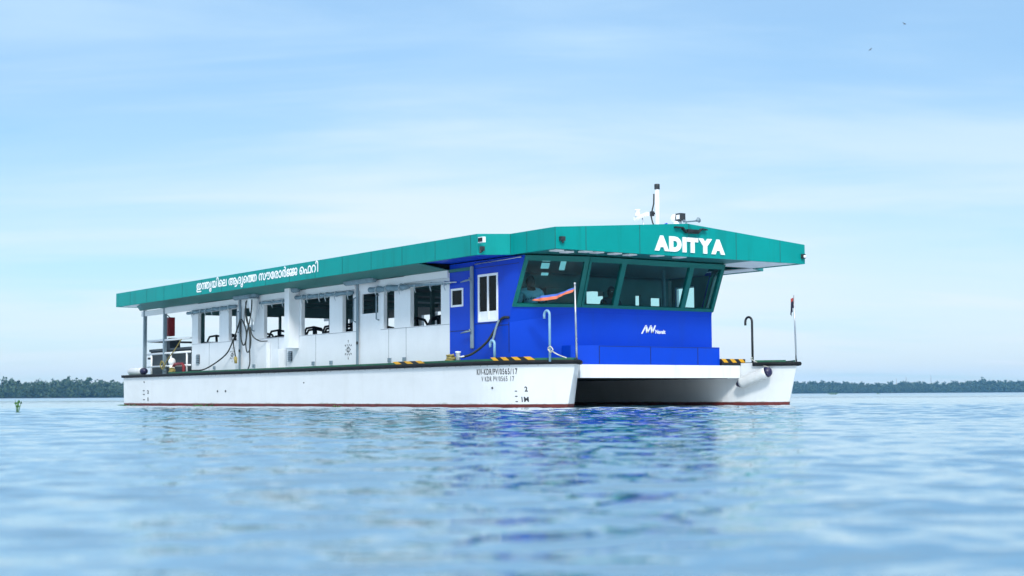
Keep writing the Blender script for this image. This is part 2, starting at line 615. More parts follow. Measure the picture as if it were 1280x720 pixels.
# ================================================================== WATER (waves are real geometry)
def make_water():
    cx, cy = CAM.x, CAM.y
    rad = [0.25]
    while rad[-1] < 80:
        rad.append(rad[-1] + max(0.012, rad[-1] * 0.0028))
    while rad[-1] < 2050:
        rad.append(rad[-1] * 1.10)
    rad = np.array(rad)
    dense = np.arange(-0.60, 0.60, 0.0016)
    coarse = np.arange(0.62, 2 * math.pi - 0.62, 0.05)
    ang = YAW + np.concatenate([dense, coarse])
    nr, na = len(rad), len(ang)
    X = cx + rad[:, None] * np.cos(ang)[None, :]
    Y = cy + rad[:, None] * np.sin(ang)[None, :]
    Z = np.zeros_like(X)
    dr = np.gradient(rad)
    g = np.random.default_rng(11)
    n = 110
    lam = np.exp(g.uniform(np.log(0.085), np.log(1.2), n))
    wind = YAW + 0.12
    th = wind + g.normal(0, 0.50, n)
    k = 2 * math.pi / lam
    slope = WAVE * np.interp(lam, [0.08, 0.12, 0.18, 0.42, 0.75, 1.2], [0.50, 1.00, 1.40, 1.35, 0.80, 0.45])
    amp = slope * math.sqrt(2.0 / n) / k
    ph = g.uniform(0, 2 * math.pi, n)
    # gusts: patches of livelier and calmer water
    gust = 0.85 + 0.30 * np.sin(X * 0.21 + 1.3 * np.sin(Y * 0.17)) * np.sin(Y * 0.26 + 0.8 + np.sin(X * 0.11))
    gust *= 0.74 + 0.66 * np.exp(-((X - 3) ** 2 + (Y + 5) ** 2) / 130.0)
    for i in range(n):
        w = np.clip((lam[i] / dr - 2.5) / 2.5, 0, 1) * np.clip((120 - rad) / 60, 0, 1)
        m = w > 0
        if not m.any():
            continue
        a = k[i] * (X[m] * math.cos(th[i]) + Y[m] * math.sin(th[i])) + ph[i]
        s = np.sin(a)
        Z[m] += (amp[i] * w[m])[:, None] * (s + 0.18 * np.cos(2 * a))
    Z = WZ + Z * gust
    co = np.stack([X, Y, Z], -1).reshape(-1, 3)
    co = np.vstack([co, [[cx, cy, WZ]]])
    i = np.arange(nr - 1)[:, None]
    j = np.arange(na)[None, :]
    jn = (j + 1) % na
    q = np.stack([i * na + j, (i + 1) * na + j, (i + 1) * na + jn, i * na + jn], -1).reshape(-1, 4)
    tri = np.stack([np.full(na, nr * na), np.arange(na), (np.arange(na) + 1) % na], -1)
    me = bpy.data.meshes.new('water')
    me.vertices.add(len(co))
    me.vertices.foreach_set('co', co.ravel())
    nl = q.size + tri.size
    me.loops.add(nl)
    me.loops.foreach_set('vertex_index', np.concatenate([q.ravel(), tri.ravel()]))
    me.polygons.add(len(q) + len(tri))
    st = np.concatenate([np.arange(len(q)) * 4, q.size + np.arange(len(tri)) * 3])
    me.polygons.foreach_set('loop_start', st)
    me.polygons.foreach_set('use_smooth', np.ones(len(st), bool))
    me.update(calc_edges=True)
    me.validate()
    me.materials.append(MATS['lake_water'])
    o = bpy.data.objects.new('water', me)
    COL.objects.link(o)
    tag(o, kind='structure')


WAVE = 0.104
make_water()


# ================================================================== FAR SHORE
def shore_point(px, D):
    a = YAW - math.atan((px - 640) / F_PX)
    return Vector((CAM.x + D * math.cos(a), CAM.y + D * math.sin(a), WZ))


SH = [(-900, 800), (-300, 830), (0, 870), (160, 900), (400, 1080), (640, 1300), (1000, 1580), (1300, 1620), (1700, 1640), (2400, 1600)]


def shore_at(t):
    xs = [a for a, b in SH]
    return shore_point(t, float(np.interp(t, xs, [b for a, b in SH])))


def make_shore():
    mb = MB()
    pts = [shore_at(t) for t in np.linspace(-900, 2400, 90)]
    prof = [(-6, -0.6), (0, 0.25), (6, 0.9), (45, 1.4), (120, 1.5), (130, -0.8)]
    vs, fs = [], []
    for p in pts:
        dv = (p - CAM)
        dv.z = 0
        dv.normalize()
        for s, h in prof:
            vs.append((p.x + dv.x * s, p.y + dv.y * s, WZ + h + rng.uniform(-.12, .12)))
    n = len(prof)
    for i in range(len(pts) - 1):
        for j in range(n - 1):
            fs.append((i * n + j, (i + 1) * n + j, (i + 1) * n + j + 1, i * n + j + 1))
    mb.add(vs, fs)
    tag(mb.build('shore', 'mud'), kind='structure')

    # trees: every crown a cloud of leaf clumps, trunks among them
    g = np.random.default_rng(5)
    V, Fc = [], []
    cnt = 0
    for row, (off, hs) in enumerate(((-3, .66), (4, .9), (18, 1.0), (34, 1.08))):
        t = -900.0
        while t < 2400:
            p = shore_at(t)
            D = (p - CAM).length
            dv = (p - CAM)
            dv.z = 0
            dv.normalize()
            b = p + dv * (off + g.uniform(-3, 3))
            H = hs * g.uniform(6.9, 8.6) * (1.0 + 0.10 * math.sin(t * 0.021) + 0.06 * math.sin(t * 0.067 + 1))
            H *= 1.27 if D > 1200 else 1.0
            if g.random() < 0.06:
                H *= 1.18
            cr = g.uniform(2.6, 5.2)
            nq = 210
            # lobes
            nl = 6
            lc = np.stack([g.uniform(-1, 1, nl) * cr * .8, g.uniform(-1, 1, nl) * cr * .6, g.uniform(.25, .95, nl) * H], -1)
            lr = g.uniform(.32, .6, nl) * cr
            which = g.integers(0, nl, nq)
            dirs = g.normal(size=(nq, 3))
            dirs /= np.linalg.norm(dirs, axis=1)[:, None]
            c = lc[which] + dirs * (lr[which] * g.uniform(.45, .95, nq))[:, None]
            low = g.random(nq) < .30
            c[low, 2] = g.uniform(.2, 5.0, low.sum())
            c[:, 2] = np.clip(c[:, 2], .3, H + 1.5)
            sz = g.uniform(.4, 1.15, nq)
            a = g.normal(size=(nq, 3))
            a /= np.linalg.norm(a, axis=1)[:, None]
            bb = np.cross(a, g.normal(size=(nq, 3)))
            bb /= np.linalg.norm(bb, axis=1)[:, None]
            base = np.array([b.x, b.y, WZ + .8])
            c = c + base
            q = np.stack([c - a * sz[:, None], c + bb * sz[:, None] * .7, c + a * sz[:, None], c - bb * sz[:, None] * .7], 1)
            V.append(q.reshape(-1, 3))
            t += g.uniform(2.2, 4.6) / D * F_PX * (1.0 if row else 1.3)
    V = np.concatenate(V)
    me = bpy.data.meshes.new('tree_line')
    me.vertices.add(len(V))
    me.vertices.foreach_set('co', V.ravel())
    me.loops.add(len(V))
    me.loops.foreach_set('vertex_index', np.arange(len(V)))
    me.polygons.add(len(V) // 4)
    me.polygons.foreach_set('loop_start', np.arange(0, len(V), 4))
    me.update(calc_edges=True)
    me.materials.append(MATS['foliage'])
    o = bpy.data.objects.new('tree_line', me)
    COL.objects.link(o)
    tag(o, 'dense dark green woods along the far lake shore behind the ferry', 'woods', kind='stuff')

    for px, D, h, lab in ((1119, 1640, 15.5, 'thin lattice radio mast above the far trees, nearest the ferry'),
                          (1131, 1680, 17.5, 'taller thin radio mast beside the rounded treetop on the far shore'),
                          (1162, 1650, 18.5, 'solitary thin radio mast farther from the ferry above the far trees')):
        p = shore_point(px, D)
        mb = MB()
        for k in range(3):
            a = k * 2.094
            mb.tube([(p.x + .8 * math.cos(a), p.y + .8 * math.sin(a), WZ + .5), (p.x + .15 * math.cos(a), p.y + .15 * math.sin(a), WZ + h)], .14, 5)
        for j in range(8):
            z = WZ + 1 + j * h / 8.5
            w = .8 - .65 * j / 8
            mb.tube([(p.x - w, p.y, z), (p.x + w, p.y, z + h / 9)], .08, 4)
        o = mb.build('radio_mast', 'mast_grey')
        tag(o, lab, 'radio mast', 'radio masts on the far shore')


make_shore()

# ================================================================== THE FERRY
FERRY = empty('solar_ferry', (-9.7, 0, WZ))
tag(FERRY, 'white and blue catamaran passenger ferry with a teal flat roof', 'ferry')
HW = 2.62                                   # centre line of each hull


def half(x):
    t = min(max((x + 2.4) / 2.55, 0), 1)
    return 0.88 * (1 - t ** 3)


XS = [-19.55, -19.5] + list(np.linspace(-18.5, -2.6, 24)) + list(np.linspace(-2.4, -0.4, 18)) + list(np.linspace(-0.32, 0.10, 12)) + [0.13, 0.145]


def hull_pt(side, io, x, z):
    """io = +1 outer face, -1 inner face. The stem rakes aft towards the water and the side tumbles in a little."""
    f = (0.92 - z)
    k = max(0, (x + 2.4) / 2.55) ** 2
    xx = x - f * 0.31 * k - (0.13 * k if side < 0 else 0.0)
    w = half(x) * (1 - 0.035 * f)
    return Vector((xx, side * (HW + io * w), z))


ZR = 0.92                                    # sheer (top of hull side)


def make_hull(side, label):
    zs = [-0.55, -0.1, 0.165]
    top = [0.165, 0.3, 0.5, 0.7, ZR]
    mb = MB()

    def strip(zl, mi):
        ring = [(1, x) for x in XS] + [(-1, x) for x in reversed(XS)]
        vs = [hull_pt(side, io, x, z) for z in zl for io, x in ring]
        n = len(ring)
        fs = [(a * n + i, a * n + (i + 1) % n, (a + 1) * n + (i + 1) % n, (a + 1) * n + i) for a in range(len(zl) - 1) for i in range(n)]
        mb.add(vs, fs, mi, False)
        return n
    strip(top, 0)
    h = mb.build('hull', ['hull_white'], FERRY, label=label)
    mb = MB()
    strip(zs, 0)
    mb.build('antifouling_band', 'boot_red', h)
    # rub rail and green toe board round the deck edge
    mb = MB()
    ring = [(1, x) for x in XS] + [(-1, x) for x in reversed(XS)]
    if True:
        path = [hull_pt(side, 1, x, 0.90) + Vector((0, 0, 0)) for x in XS]
        path += [Vector((0.20 if side > 0 else 0.10, side * HW, 0.90))]
        path += [hull_pt(side, -1, x, 0.90) for x in reversed(XS) if x > -0.62]
        vs, fs = [], []
        prof = [(-0.01, -0.043), (0.045, -0.038), (0.064, 0.0), (0.045, 0.03), (-0.01, 0.035)]
        for i, p in enumerate(path):
            t = (path[min(i + 1, len(path) - 1)] - path[max(i - 1, 0)]).normalized()
            nrm = t.cross(Vector((0, 0, 1))) * (1 if side < 0 else -1)
            for a, b in prof:
                vs.append(p + nrm * a + Vector((0, 0, b)))
        n = len(prof)
        for i in range(len(path) - 1):
            for k in range(n):
                fs.append((i * n + k, i * n + (k + 1) % n, (i + 1) * n + (k + 1) % n, (i + 1) * n + k))
        fs.append(tuple(range(n)))
        fs.append(tuple(range((len(path) - 1) * n, len(path) * n)))
        mb.add(vs, fs, 0, False)
    # stern rail
    mb.box(-19.62, -19.55, side * HW - 0.92, side * HW + 0.92, 0.866, 0.934)
    mb.build('rub_rail', 'rubber_black', h)
    mb = MB()
    for io in (1, -1):
        pts = [hull_pt(side, io, x, ZR) for x in XS if io > 0 or x > -0.62]
        pts = [p + Vector((0, (side * HW - p.y) * min(1, 0.05 / max(abs(side * HW - p.y), 1e-3)), 0)) for p in pts]
        for a, b in zip(pts[:-1], pts[1:]):
            if (b - a).length < 1e-4 or b.x > -0.05 or a.x < -16.6:
                continue
            mb.slab([a, b, b + Vector((0, 0, .052)), a + Vector((0, 0, .052))], (0, -(side * io), 0), 0.035)
    mb.build('toe_board', 'coaming_green', h)
    mb = MB()
    vs = [hull_pt(side, 1, x, ZR + .012) for x in XS] + [hull_pt(side, -1, x, ZR + .012) for x in reversed(XS)]
    n = len(XS)
    mb.add(vs, [(i, i + 1, 2 * n - 2 - i, 2 * n - 1 - i) for i in range(n - 1)])
    mb.build('side_deck', 'deck_grey', h)
    return h


HULL_S = make_hull(-1, 'near hull with black registration lettering on its bow')
HULL_P = make_hull(1, 'far hull with a fender against its inner bow face')


def on_hull(u, z, w=0.0):
    """point on the outer face of the near hull at station u (along x), height z."""
    p = hull_pt(-1, 1, u, z)
    return p + Vector((0.0, -0.004 - w, 0))


def hull_u(x, z):
    lo, hi = x - .1, x + .3
    for _ in range(30):
        m = (lo + hi) / 2
        if hull_pt(-1, 1, m, z).x < x:
            lo = m
        else:
            hi = m
    return lo


mb = MB()
text_into(mb, 'KIV-KDR/PV/0565/17', lambda u, v, w: on_hull(hull_u(u, v), v), -1.79, -0.83, 0.688, 0.797, bold=0.022, space=1.22)
mb.build('registration_lettering', 'letter_black', HULL_S)
mb = MB()
text_into(mb, 'V KDR PV/0565 17', lambda u, v, w: on_hull(hull_u(u, v), v), -1.66, -0.90, 0.570, 0.660, bold=0.012, space=1.22)
mb.build('faded_lettering', 'letter_faded', HULL_S)
mb = MB()
fn = lambda u, v, w: on_hull(hull_u(u, v), v)
for ch, a_, b_, z0, z1 in (('2', -.735, -.685, .385, .475), ('1M', -.80, -.685, .205, .295), ('2', -17.80, -17.68, .42, .51), ('1', -17.78, -17.72, .22, .32)):
    mb = MB()
    text_into(mb, ch, fn, a_, b_, z0, z1, bold=0.03)
    mb.build('draught_number', 'letter_black', HULL_S)
for a_, b_, z, h in ((-.905, -.865, .395, .008), (-.905, -.865, .305, .008), (-.905, -.865, .212, .008), (-18.1, -17.98, .26, .012), (-18.1, -17.98, .40, .012), (-18.1, -17.98, .50, .012)):
    mb = MB()
    mb.slab([fn(a_, z - h, 0), fn(b_, z - h, 0), fn(b_, z + h, 0), fn(a_, z + h, 0)], (0, -1, 0), .002)
    mb.build('draught_mark', 'letter_black', HULL_S)
for x, z, rd in ((-13.19, .46, .025), (-12.72, .46, .025), (-1.33, .455, .018), (-8.6, .62, .013), (-18.0, .73, .02)):
    p = on_hull(x, z)
    mb = MB()
    mb.tube([p + Vector((0, .02, 0)), p + Vector((0, -.012, 0))], rd, 12)
    mb.build('drain_outlet', 'letter_black', HULL_S)
# small rust-dark nail heads and drips right under the rub rail
g = random.Random(3)
x = -19.2
while x < -0.2:
    p = on_hull(x, 0.856)
    h = g.uniform(.008, .026)
    mb = MB()
    mb.slab([p + Vector((-.007, 0, 0)), p + Vector((.007, 0, 0)), p + Vector((.003, 0, -h)), p + Vector((-.003, 0, -h))], (0, -1, 0), .002)
    mb.build('rail_bolt', 'letter_faded', HULL_S)
    x += g.uniform(.17, .42)


def hazard(fn, u0, u1, z0, z1, parent, n=4):
    mb = MB()
    fs = [(0, 1, 2, 3)]
    w = (u1 - u0) / (2 * n - 1)
    for k in range(2 * n - 1):
        a, b, s = u0 + k * w, u0 + (k + 1) * w, w * .35
        mb.add([fn(a + s, z0), fn(b + s, z0), fn(b - s, z1), fn(a - s, z1)], fs, k % 2)
    mb.build('hazard_stripe', ['yellow', 'black_paint'], parent)


def coam(side, io, off):
    def f(u, z):
        p = hull_pt(side, io, u, ZR)
        return Vector((p.x, p.y + off, z))
    return f


hazard(coam(-1, 1, -0.006), -4.70, -3.62, .937, .988, HULL_S, 3)
hazard(coam(-1, 1, -0.006), -1.34, -0.48, .937, .995, HULL_S, 4)

# ---- cross deck between the hulls
mb = MB()
mb.box(-19.4, -0.80, -1.74, 1.74, 0.63, 0.872)
mb.slab([(-0.80, -1.95, .63), (-0.80, 1.95, .63), (-0.80, 1.95, .872), (-0.80, -1.95, .872)], (1, 0, 0), .06)
CROSS = mb.build('cross_deck', 'cross_white', FERRY)
mb = MB()
mb.box(-19.45, -1.12, -2.80, 2.80, .875, .90)
mb.build('cabin_floor', 'deck_grey', FERRY)
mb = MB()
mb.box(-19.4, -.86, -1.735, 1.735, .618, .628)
mb.build('tunnel_shade', 'black_paint', CROSS)  # added sheet under the cross deck; its black colour stands in for tunnel shade
mb = MB()
mb.box(-.86, -.745, 1.49, 2.0, .875, .925)
mb.build('bow_step', 'black_paint', FERRY)
hazard(lambda u, z: Vector((-.735, u, z)), 1.50, 2.06, .93, 1.0, FERRY, 3)
mb = MB()
mb.box(-.80, -.742, 1.48, 2.10, .925, 1.0)
mb.build('bow_board', 'black_paint', FERRY)

# ---- white cabin walls
OPEN = dict(A=(-15.94, -14.58, 1.71, 2.50), B=(-14.01, -13.52, 1.71, 2.50), D1=(-13.30, -12.46, 0.95, 2.56), C=(-11.98, -10.83, 1.71, 2.50),
            E=(-10.01, -8.65, 1.71, 2.52), Fw=(-8.05, -7.58, 1.71, 2.52), D2=(-7.34, -6.40, 0.95, 2.56), G=(-6.26, -5.82, 1.71, 2.50), H=(-5.18, -4.02, 1.71, 2.50))
YW = 2.85


def cabin_wall(side):
    mb = MB()
    holes = list(OPEN.values())
    if side > 0:
        holes = [h if k != 'D2' else (-7.34, -5.95, .95, 2.70) for k, h in OPEN.items() if not (side > 0 and k == 'G')]
    wall(mb, 1, side * YW, -side * 0.085, -16.33, -3.70, 0.90, 2.74, holes)
    w = mb.build('cabin_wall', 'cabin_white', FERRY)
    # panel joints, and a head beam standing a little proud of the wall
    mb = MB()
    y = side * (YW + .003)
    for x0, x1 in ((-16.33, -13.32), (-12.44, -7.36), (-6.38, -3.70)):
        mb.box(x0, x1, y - .002, y + .002, 1.694, 1.702)
    for x in (-15.2, -11.2, -9.3, -6.05, -5.35):
        mb.box(x, x + .010, y - .002, y + .002, .92, 1.692)
    mb.build('panel_joint', 'seam_grey', w)
    mb = MB()
    y0 = side * (YW + .001)
    y1 = side * (YW + .045)
    a, b = min(y0, y1), max(y0, y1)
    for x0, x1, dz in ((-19.85, -13.36, 0), (-12.42, -10.42, .03), (-9.7, -7.42, .02), (-6.36, -5.35, -.02), (-5.35, -3.71, 0.02)):
        mb.box(x0, x1, a, b, 2.585 + dz * .5, 2.735 + dz * .3)
    mb.build('head_beam', 'cabin_white', FERRY, .004)
    return w


CW_S = cabin_wall(-1)
CW_P = cabin_wall(1)

# doors, starboard (near) side: lower leaf, upper light with a rail, posts, handles
for key in ('D1', 'D2'):
    x0, x1, z0, z1 = OPEN[key]
    mb = MB()
    wall(mb, 1, -YW + .02, .04, x0 + .02, x1 - .02, z0, 2.60, [(x0 + .12, x1 - .12, 2.06, 2.48)])
    dr = mb.build('door', 'cabin_white', FERRY)
    mb = MB()
    mb.box(x0 - .045, x0 + .03, -YW - .03, -YW - .002, .95, 2.74)
    mb.build('door_post', 'pipe_grey', dr)
    for xx in (x0 - .10, x1 - .06):
        mb = MB()
        mb.tube([(xx, -YW - .002, 2.42), (xx, -YW - .06, 2.40), (xx, -YW - .06, 1.92), (xx, -YW - .002, 1.90)], .016, 8)
        mb.build('handle', 'pipe_grey', dr)
    mb = MB()
    mb.box(x0 - .02, x0 + .05, -YW - .045, -YW - .031, 1.42, 1.48)
    mb.build('lock', 'black_paint', dr)

# storage boxes, vent trunk and louvres on the near cabin side
mb = MB()
mb.box(-12.12, -11.62, -YW - .10, -YW - .002, .93, 1.60)
bx = mb.build('side_locker', 'cabin_white', FERRY, .008)
mb = MB()
mb.box(-10.36, -10.12, -YW - .26, -YW - .003, 1.42, 2.80)
vt = mb.build('vent_trunk', 'cabin_white', FERRY, .006)
mb = MB()
mb.box(-11.05, -10.76, -YW - .20, -YW - .003, .95, 1.415)
mb.build('trunk_foot', 'cabin_white', vt, .006)


def louvre(x0, x1, z0, z1, parent):
    mb = MB()
    mb.box(x0, x1, -YW - .008, -YW - .003, z0, z1, 0)
    k = 5
    for i in range(k):
        z = z0 + (i + .5) * (z1 - z0) / k
        mb.slab([(x0 + .01, -YW - .009, z), (x1 - .01, -YW - .009, z), (x1 - .01, -YW - .03, z - .03), (x0 + .01, -YW - .03, z - .03)], (0, 0, 1), .006, 1)
    mb.build('louvre', ['letter_black', 'pipe_grey'], parent)


louvre(-10.66, -10.46, 1.13, 1.36, CW_S)
louvre(-16.02, -15.80, 1.18, 1.42, CW_S)


def star(cx, cz, s, parent):
    """small rosette of dark slots pressed into the wall panel."""
    mb = MB()
    y = -YW - .004
    for k in range(6):
        a = k * math.pi / 3 + math.pi / 2
        for r1, r2, w in ((.03, .085, .026), (.12, .18, .024)):
            c, sn = math.cos(a), math.sin(a)
            pts = [(r1, -w), (r2, 0), (r1, w)] if r1 < .1 else [(r1, 0), (r2, w * .8), (r2, -w * .8)]
            mb.add([(cx + s * (p * c - q * sn) * .8, y, cz + s * (p * sn + q * c)) for p, q in pts], [(0, 1, 2)])
        a += math.pi / 6
        c, sn = math.cos(a), math.sin(a)
        mb.add([(cx + s * (p * c - q * sn) * .8, y, cz + s * (p * sn + q * c)) for p, q in ((.09, -.022), (.13, 0), (.09, .022))], [(0, 1, 2)])
    mb.build('sun_emblem', 'letter_black', parent)


star(-7.78, 1.32, 1.15, CW_S)
star(-13.78, 1.36, 1.0, CW_S)
# scuppers along the wall foot
for x in (-14.9, -12.55, -9.45, -8.6, -6.05, -5.45):
    mb = MB()
    mb.box(x, x + .11, -YW - .03, -YW - .003, 1.02, 1.10)
    mb.build('wall_bracket', 'pipe_grey', CW_S)


# rolled-up canvas side curtains with ties
def blind(x0, z0, x1, z1, rad, ties):
    mb = MB()
    n = max(6, int((x1 - x0) / .14))
    path = []
    rs = []
    for i in range(n + 1):
        t = i / n
        path.append((x0 + (x1 - x0) * t, -YW - .075 - rng.uniform(0, .008), z0 + (z1 - z0) * t + rng.uniform(-.008, .008)))
        rs.append(rad * rng.uniform(.85, 1.12))
    mb.tube(path, rs, 10)
    b = mb.build('rolled_curtain', 'canvas', FERRY)
    for k in range(ties):
        t = (k + .5) / ties + rng.uniform(-.05, .05)
        x, z = x0 + (x1 - x0) * t, z0 + (z1 - z0) * t
        mb = MB()
        y = -YW - .075
        rt = rad * 1.18
        loop = [(x, y + rt * math.cos(a), z + rt * math.sin(a)) for a in np.linspace(0, 2 * math.pi, 13)]
        mb.tube(loop, .013, 6)
        mb.tube([(x, y - rt, z), (x + .02, y - rt - .01, z - .07), (x + .05, y - rt, z - .15)], [.012, .012, .006], 6)
        mb.build('tie', 'strap', b)


blind(-16.45, 2.52, -13.42, 2.545, .044, 6)
blind(-12.05, 2.555, -10.60, 2.53, .030, 3)
blind(-10.12, 2.57, -7.45, 2.53, .044, 6)
blind(-6.70, 2.535, -5.12, 2.515, .058, 3)
blind(-5.10, 2.525, -3.55, 2.49, .028, 3)
mb = MB()
mb.tube([(-5.2, -YW - .10, 2.56), (-3.3, -YW - .10, 2.485)], .014, 8)
mb.build('curtain_rod', 'steel', FERRY)
# roller boxes under the eaves
for x0, x1 in ((-13.30, -12.05), (-7.62, -6.38), (-10.3, -9.9)):
    mb = MB()
    mb.tube([(x0, -3.0, 2.75), (x0 + .2, -3.0, 2.75), (x1, -3.0, 2.745)], [.07, .075, .07], 10)
    mb.box(x0 + .1, x0 + .16, -3.06, -2.9, 2.72, 2.86)
    mb.box(x1 - .16, x1 - .1, -3.06, -2.9, 2.72, 2.86)
    mb.build('curtain_roller', 'canvas', FERRY)

# ---- interior of the saloon
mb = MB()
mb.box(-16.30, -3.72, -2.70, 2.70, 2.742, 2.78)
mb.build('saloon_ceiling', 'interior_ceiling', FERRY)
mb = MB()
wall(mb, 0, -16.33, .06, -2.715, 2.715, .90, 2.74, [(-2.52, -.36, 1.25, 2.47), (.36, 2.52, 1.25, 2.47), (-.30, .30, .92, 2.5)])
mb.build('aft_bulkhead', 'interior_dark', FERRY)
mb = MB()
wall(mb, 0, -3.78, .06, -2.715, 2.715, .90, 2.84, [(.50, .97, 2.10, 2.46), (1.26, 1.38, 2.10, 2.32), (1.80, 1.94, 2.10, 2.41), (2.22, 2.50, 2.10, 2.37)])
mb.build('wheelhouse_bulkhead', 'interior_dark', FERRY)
for x in (-12.4, -10.4, -8.3, -6.3):
    mb = MB()
    mb.box(x - .04, x + .04, -.45, -.37, .9, 2.741)
    mb.box(x - .04, x + .04, .37, .45, .9, 2.741)
    mb.build('saloon_post', 'interior_dark', FERRY)
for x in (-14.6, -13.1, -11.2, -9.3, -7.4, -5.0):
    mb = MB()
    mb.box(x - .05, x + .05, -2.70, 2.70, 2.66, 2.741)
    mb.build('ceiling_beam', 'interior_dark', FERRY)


def make_seat():
    mb = MB()
    mb.box(-.22, .22, -.22, .22, .42, .46)
    mb.box(-.05, .05, -.04, .04, 0, .42)
    mb.box(-.16, .16, -.05, .05, 0, .03)
    s = mb.build('seat', 'seat_dark', FERRY, .01)
    mb = MB()
    # backrest: rounded hoop with a centre splat
    loop = [(-.20, -.22, .46), (-.235, -.25, .66), (-.265, -.25, .88), (-.28, -.19, .985), (-.285, 0, 1.02), (-.28, .19, .985), (-.265, .25, .88), (-.235, .25, .66), (-.20, .22, .46)]
    mb.tube(loop, .027, 8)
    mb.tube([(-.20, 0, .46), (-.25, 0, .75), (-.285, 0, 1.02)], .035, 8)
    mb.tube([(-.25, -.25, .78), (-.255, 0, .80), (-.25, .25, .78)], .032, 8)
    b = mb.build('backrest', 'seat_dark', FERRY)
    b.parent = s
    b.matrix_parent_inverse = Matrix.Identity(4)
    return s, b


st, bk = make_seat()
first = True
for x in np.arange(-15.55, -4.2, .92):
    if -13.6 < x < -12.2 or -7.5 < x < -6.2:
        continue
    for y in (-2.38, -1.86, -.95, .95, 1.86, 2.38):
        if first:
            a = st
            first = False
        else:
            a = st.copy()
            COL.objects.link(a)
            b = bk.copy()
            COL.objects.link(b)
            b.parent = a
        a.location = (x, y, .90)

# ---- wheelhouse: blue side walls, angled front
X_AFT = -3.70


def quadpts(s):
    if s > 0:
        return dict(Cb=P((-1.20, 1.65, .87)), Cf=P((-1.20, 1.65, 1.83)), Cs=P((-1.15, 1.62, 1.965)), Ct=P((-.82, 1.65, 2.843)),
                    Sb=P((-2.88, 2.85, .87)), Sf=P((-2.88, 2.85, 1.65)), Ss=P((-2.80, 2.85, 1.965)), St=P((-2.45, 2.85, 2.843)))
    return dict(Cb=P((-1.20, 1.65 * s, .87)), Cf=P((-1.20, 1.65 * s, 1.83)), Cs=P((-1.15, 1.62 * s, 1.965)), Ct=P((-.82, 1.65 * s, 2.843)),
                Sb=P((-1.66, 2.85 * s, .87)), Sf=P((-1.66, 2.85 * s, 1.65)), Ss=P((-1.575, 2.85 * s, 1.965)), St=P((-1.15, 2.85 * s, 2.843)))


mb = MB()
for s in (-1, 1):
    q = quadpts(s)
    n = (q['Sb'] - q['Cb']).cross(Vector((0, 0, 1))) * s
    n = -n if n.x > 0 else n
    mb.slab([q['Cb'], q['Sb'], q['Sf'], q['Cf']], n, .03)
    mb.slab([q['Cf'], q['Sf'], q['Ss'], q['Cs']], n, .03)
a, b = quadpts(-1), quadpts(1)
mb.slab([a['Cb'], b['Cb'], b['Cf'], a['Cf']], (-1, 0, 0), .03)
mb.slab([a['Cf'], b['Cf'], b['Cs'], a['Cs']], (-1, 0, .37), .03)
FRONT = mb.build('wheelhouse_front', 'panel_blue', FERRY)
for s in (-1, 1):
    mb = MB()
    holes = [(-3.64, -3.21, 2.02, 2.37), (-2.69, -2.03, 1.69, 2.58)] if s < 0 else [(-3.58, -2.97, 2.10, 2.60)]
    q = quadpts(s)
    xe = q['Sb'].x - .005
    wall(mb, 1, s * YW, -s * .06, X_AFT + .001, xe, .90, 2.845, holes)
    mb.slab([(xe, s * YW, 1.655), q['Ss'] + Vector((-.004, 0, 0)), q['St'] + Vector((-.004, 0, 0)), (xe, s * YW, 2.845)], (0, -s, 0), .06)
    w = mb.build('wheelhouse_side', 'panel_blue', FERRY)
    mb = MB()
    wall(mb, 1, s * (YW - .062), -s * .012, X_AFT + .001, xe, .90, 2.785, holes)
    mb.slab([(xe, s * (YW - .062), 1.655), q['Ss'] + Vector((-.02, -s * .062, 0)), q['St'] + Vector((-.05, -s * .062, -.06)), (xe, s * (YW - .062), 2.785)], (0, -s, 0), .012)
    mb.build('inner_lining', 'interior_dark', FERRY)
    y = s * (YW + .002)
    mb = MB()
    j = lambda x0, x1, z0, z1: mb.box(x0, x1, y - .002, y + .002, z0, z1)
    if s > 0:
        continue
    j(-3.69, -2.92, 1.55, 1.562)
    j(-2.80, -2.03, 1.655, 1.667)
    j(-2.03, -1.68, 1.600, 1.612)
    j(-2.04, -2.03, 1.612, 1.655)
    j(-1.69, -1.675, 1.10, 1.655)
    j(-2.80, -1.35, 2.705, 2.715)
    mb.build('panel_joint', 'seam_dark', w)
    if s < 0:
        SIDE_S = w
# joints of the base plinth and its solid
mb = MB()
pl = []
for s in (-1, 1):
    pl.append(((-.80, 1.48 * s), (-1.02 if s < 0 else -2.30, (1.95 if s < 0 else 2.62) * s)))
(c0, s0), (c1, s1) = pl
z0, z1 = .874, 1.222
for A, B in ((s0, c0), (c0, c1), (c1, s1)):
    pass
ringo = [s0, c0, c1, s1]
ringi = [(-1.28, -1.95), (-1.24, -1.55), (-1.24, 1.45), (-2.80, 2.62)]
vs = [(x, y, z) for z in (z0, z1) for x, y in ringo + ringi]
fs = []
for i in range(3):
    fs += [(i, i + 1, i + 9, i + 8), (i + 4, i + 12, i + 13, i + 5), (i + 8, i + 9, i + 13, i + 12), (i, i + 4, i + 5, i + 1)]
fs += [(0, 8, 12, 4), (3, 7, 15, 11)]
mb.add(vs, fs)
PL = mb.build('front_plinth', 'panel_blue', FERRY)
mb = MB()
for y in (-1.465, -.25, .92):
    mb.box(-.799, -.796, y - .006, y + .006, .88, 1.215)
mb.box(-.799, -.796, -1.47, 1.47, 1.205, 1.212)
mb.build('panel_joint', 'seam_dark', PL)

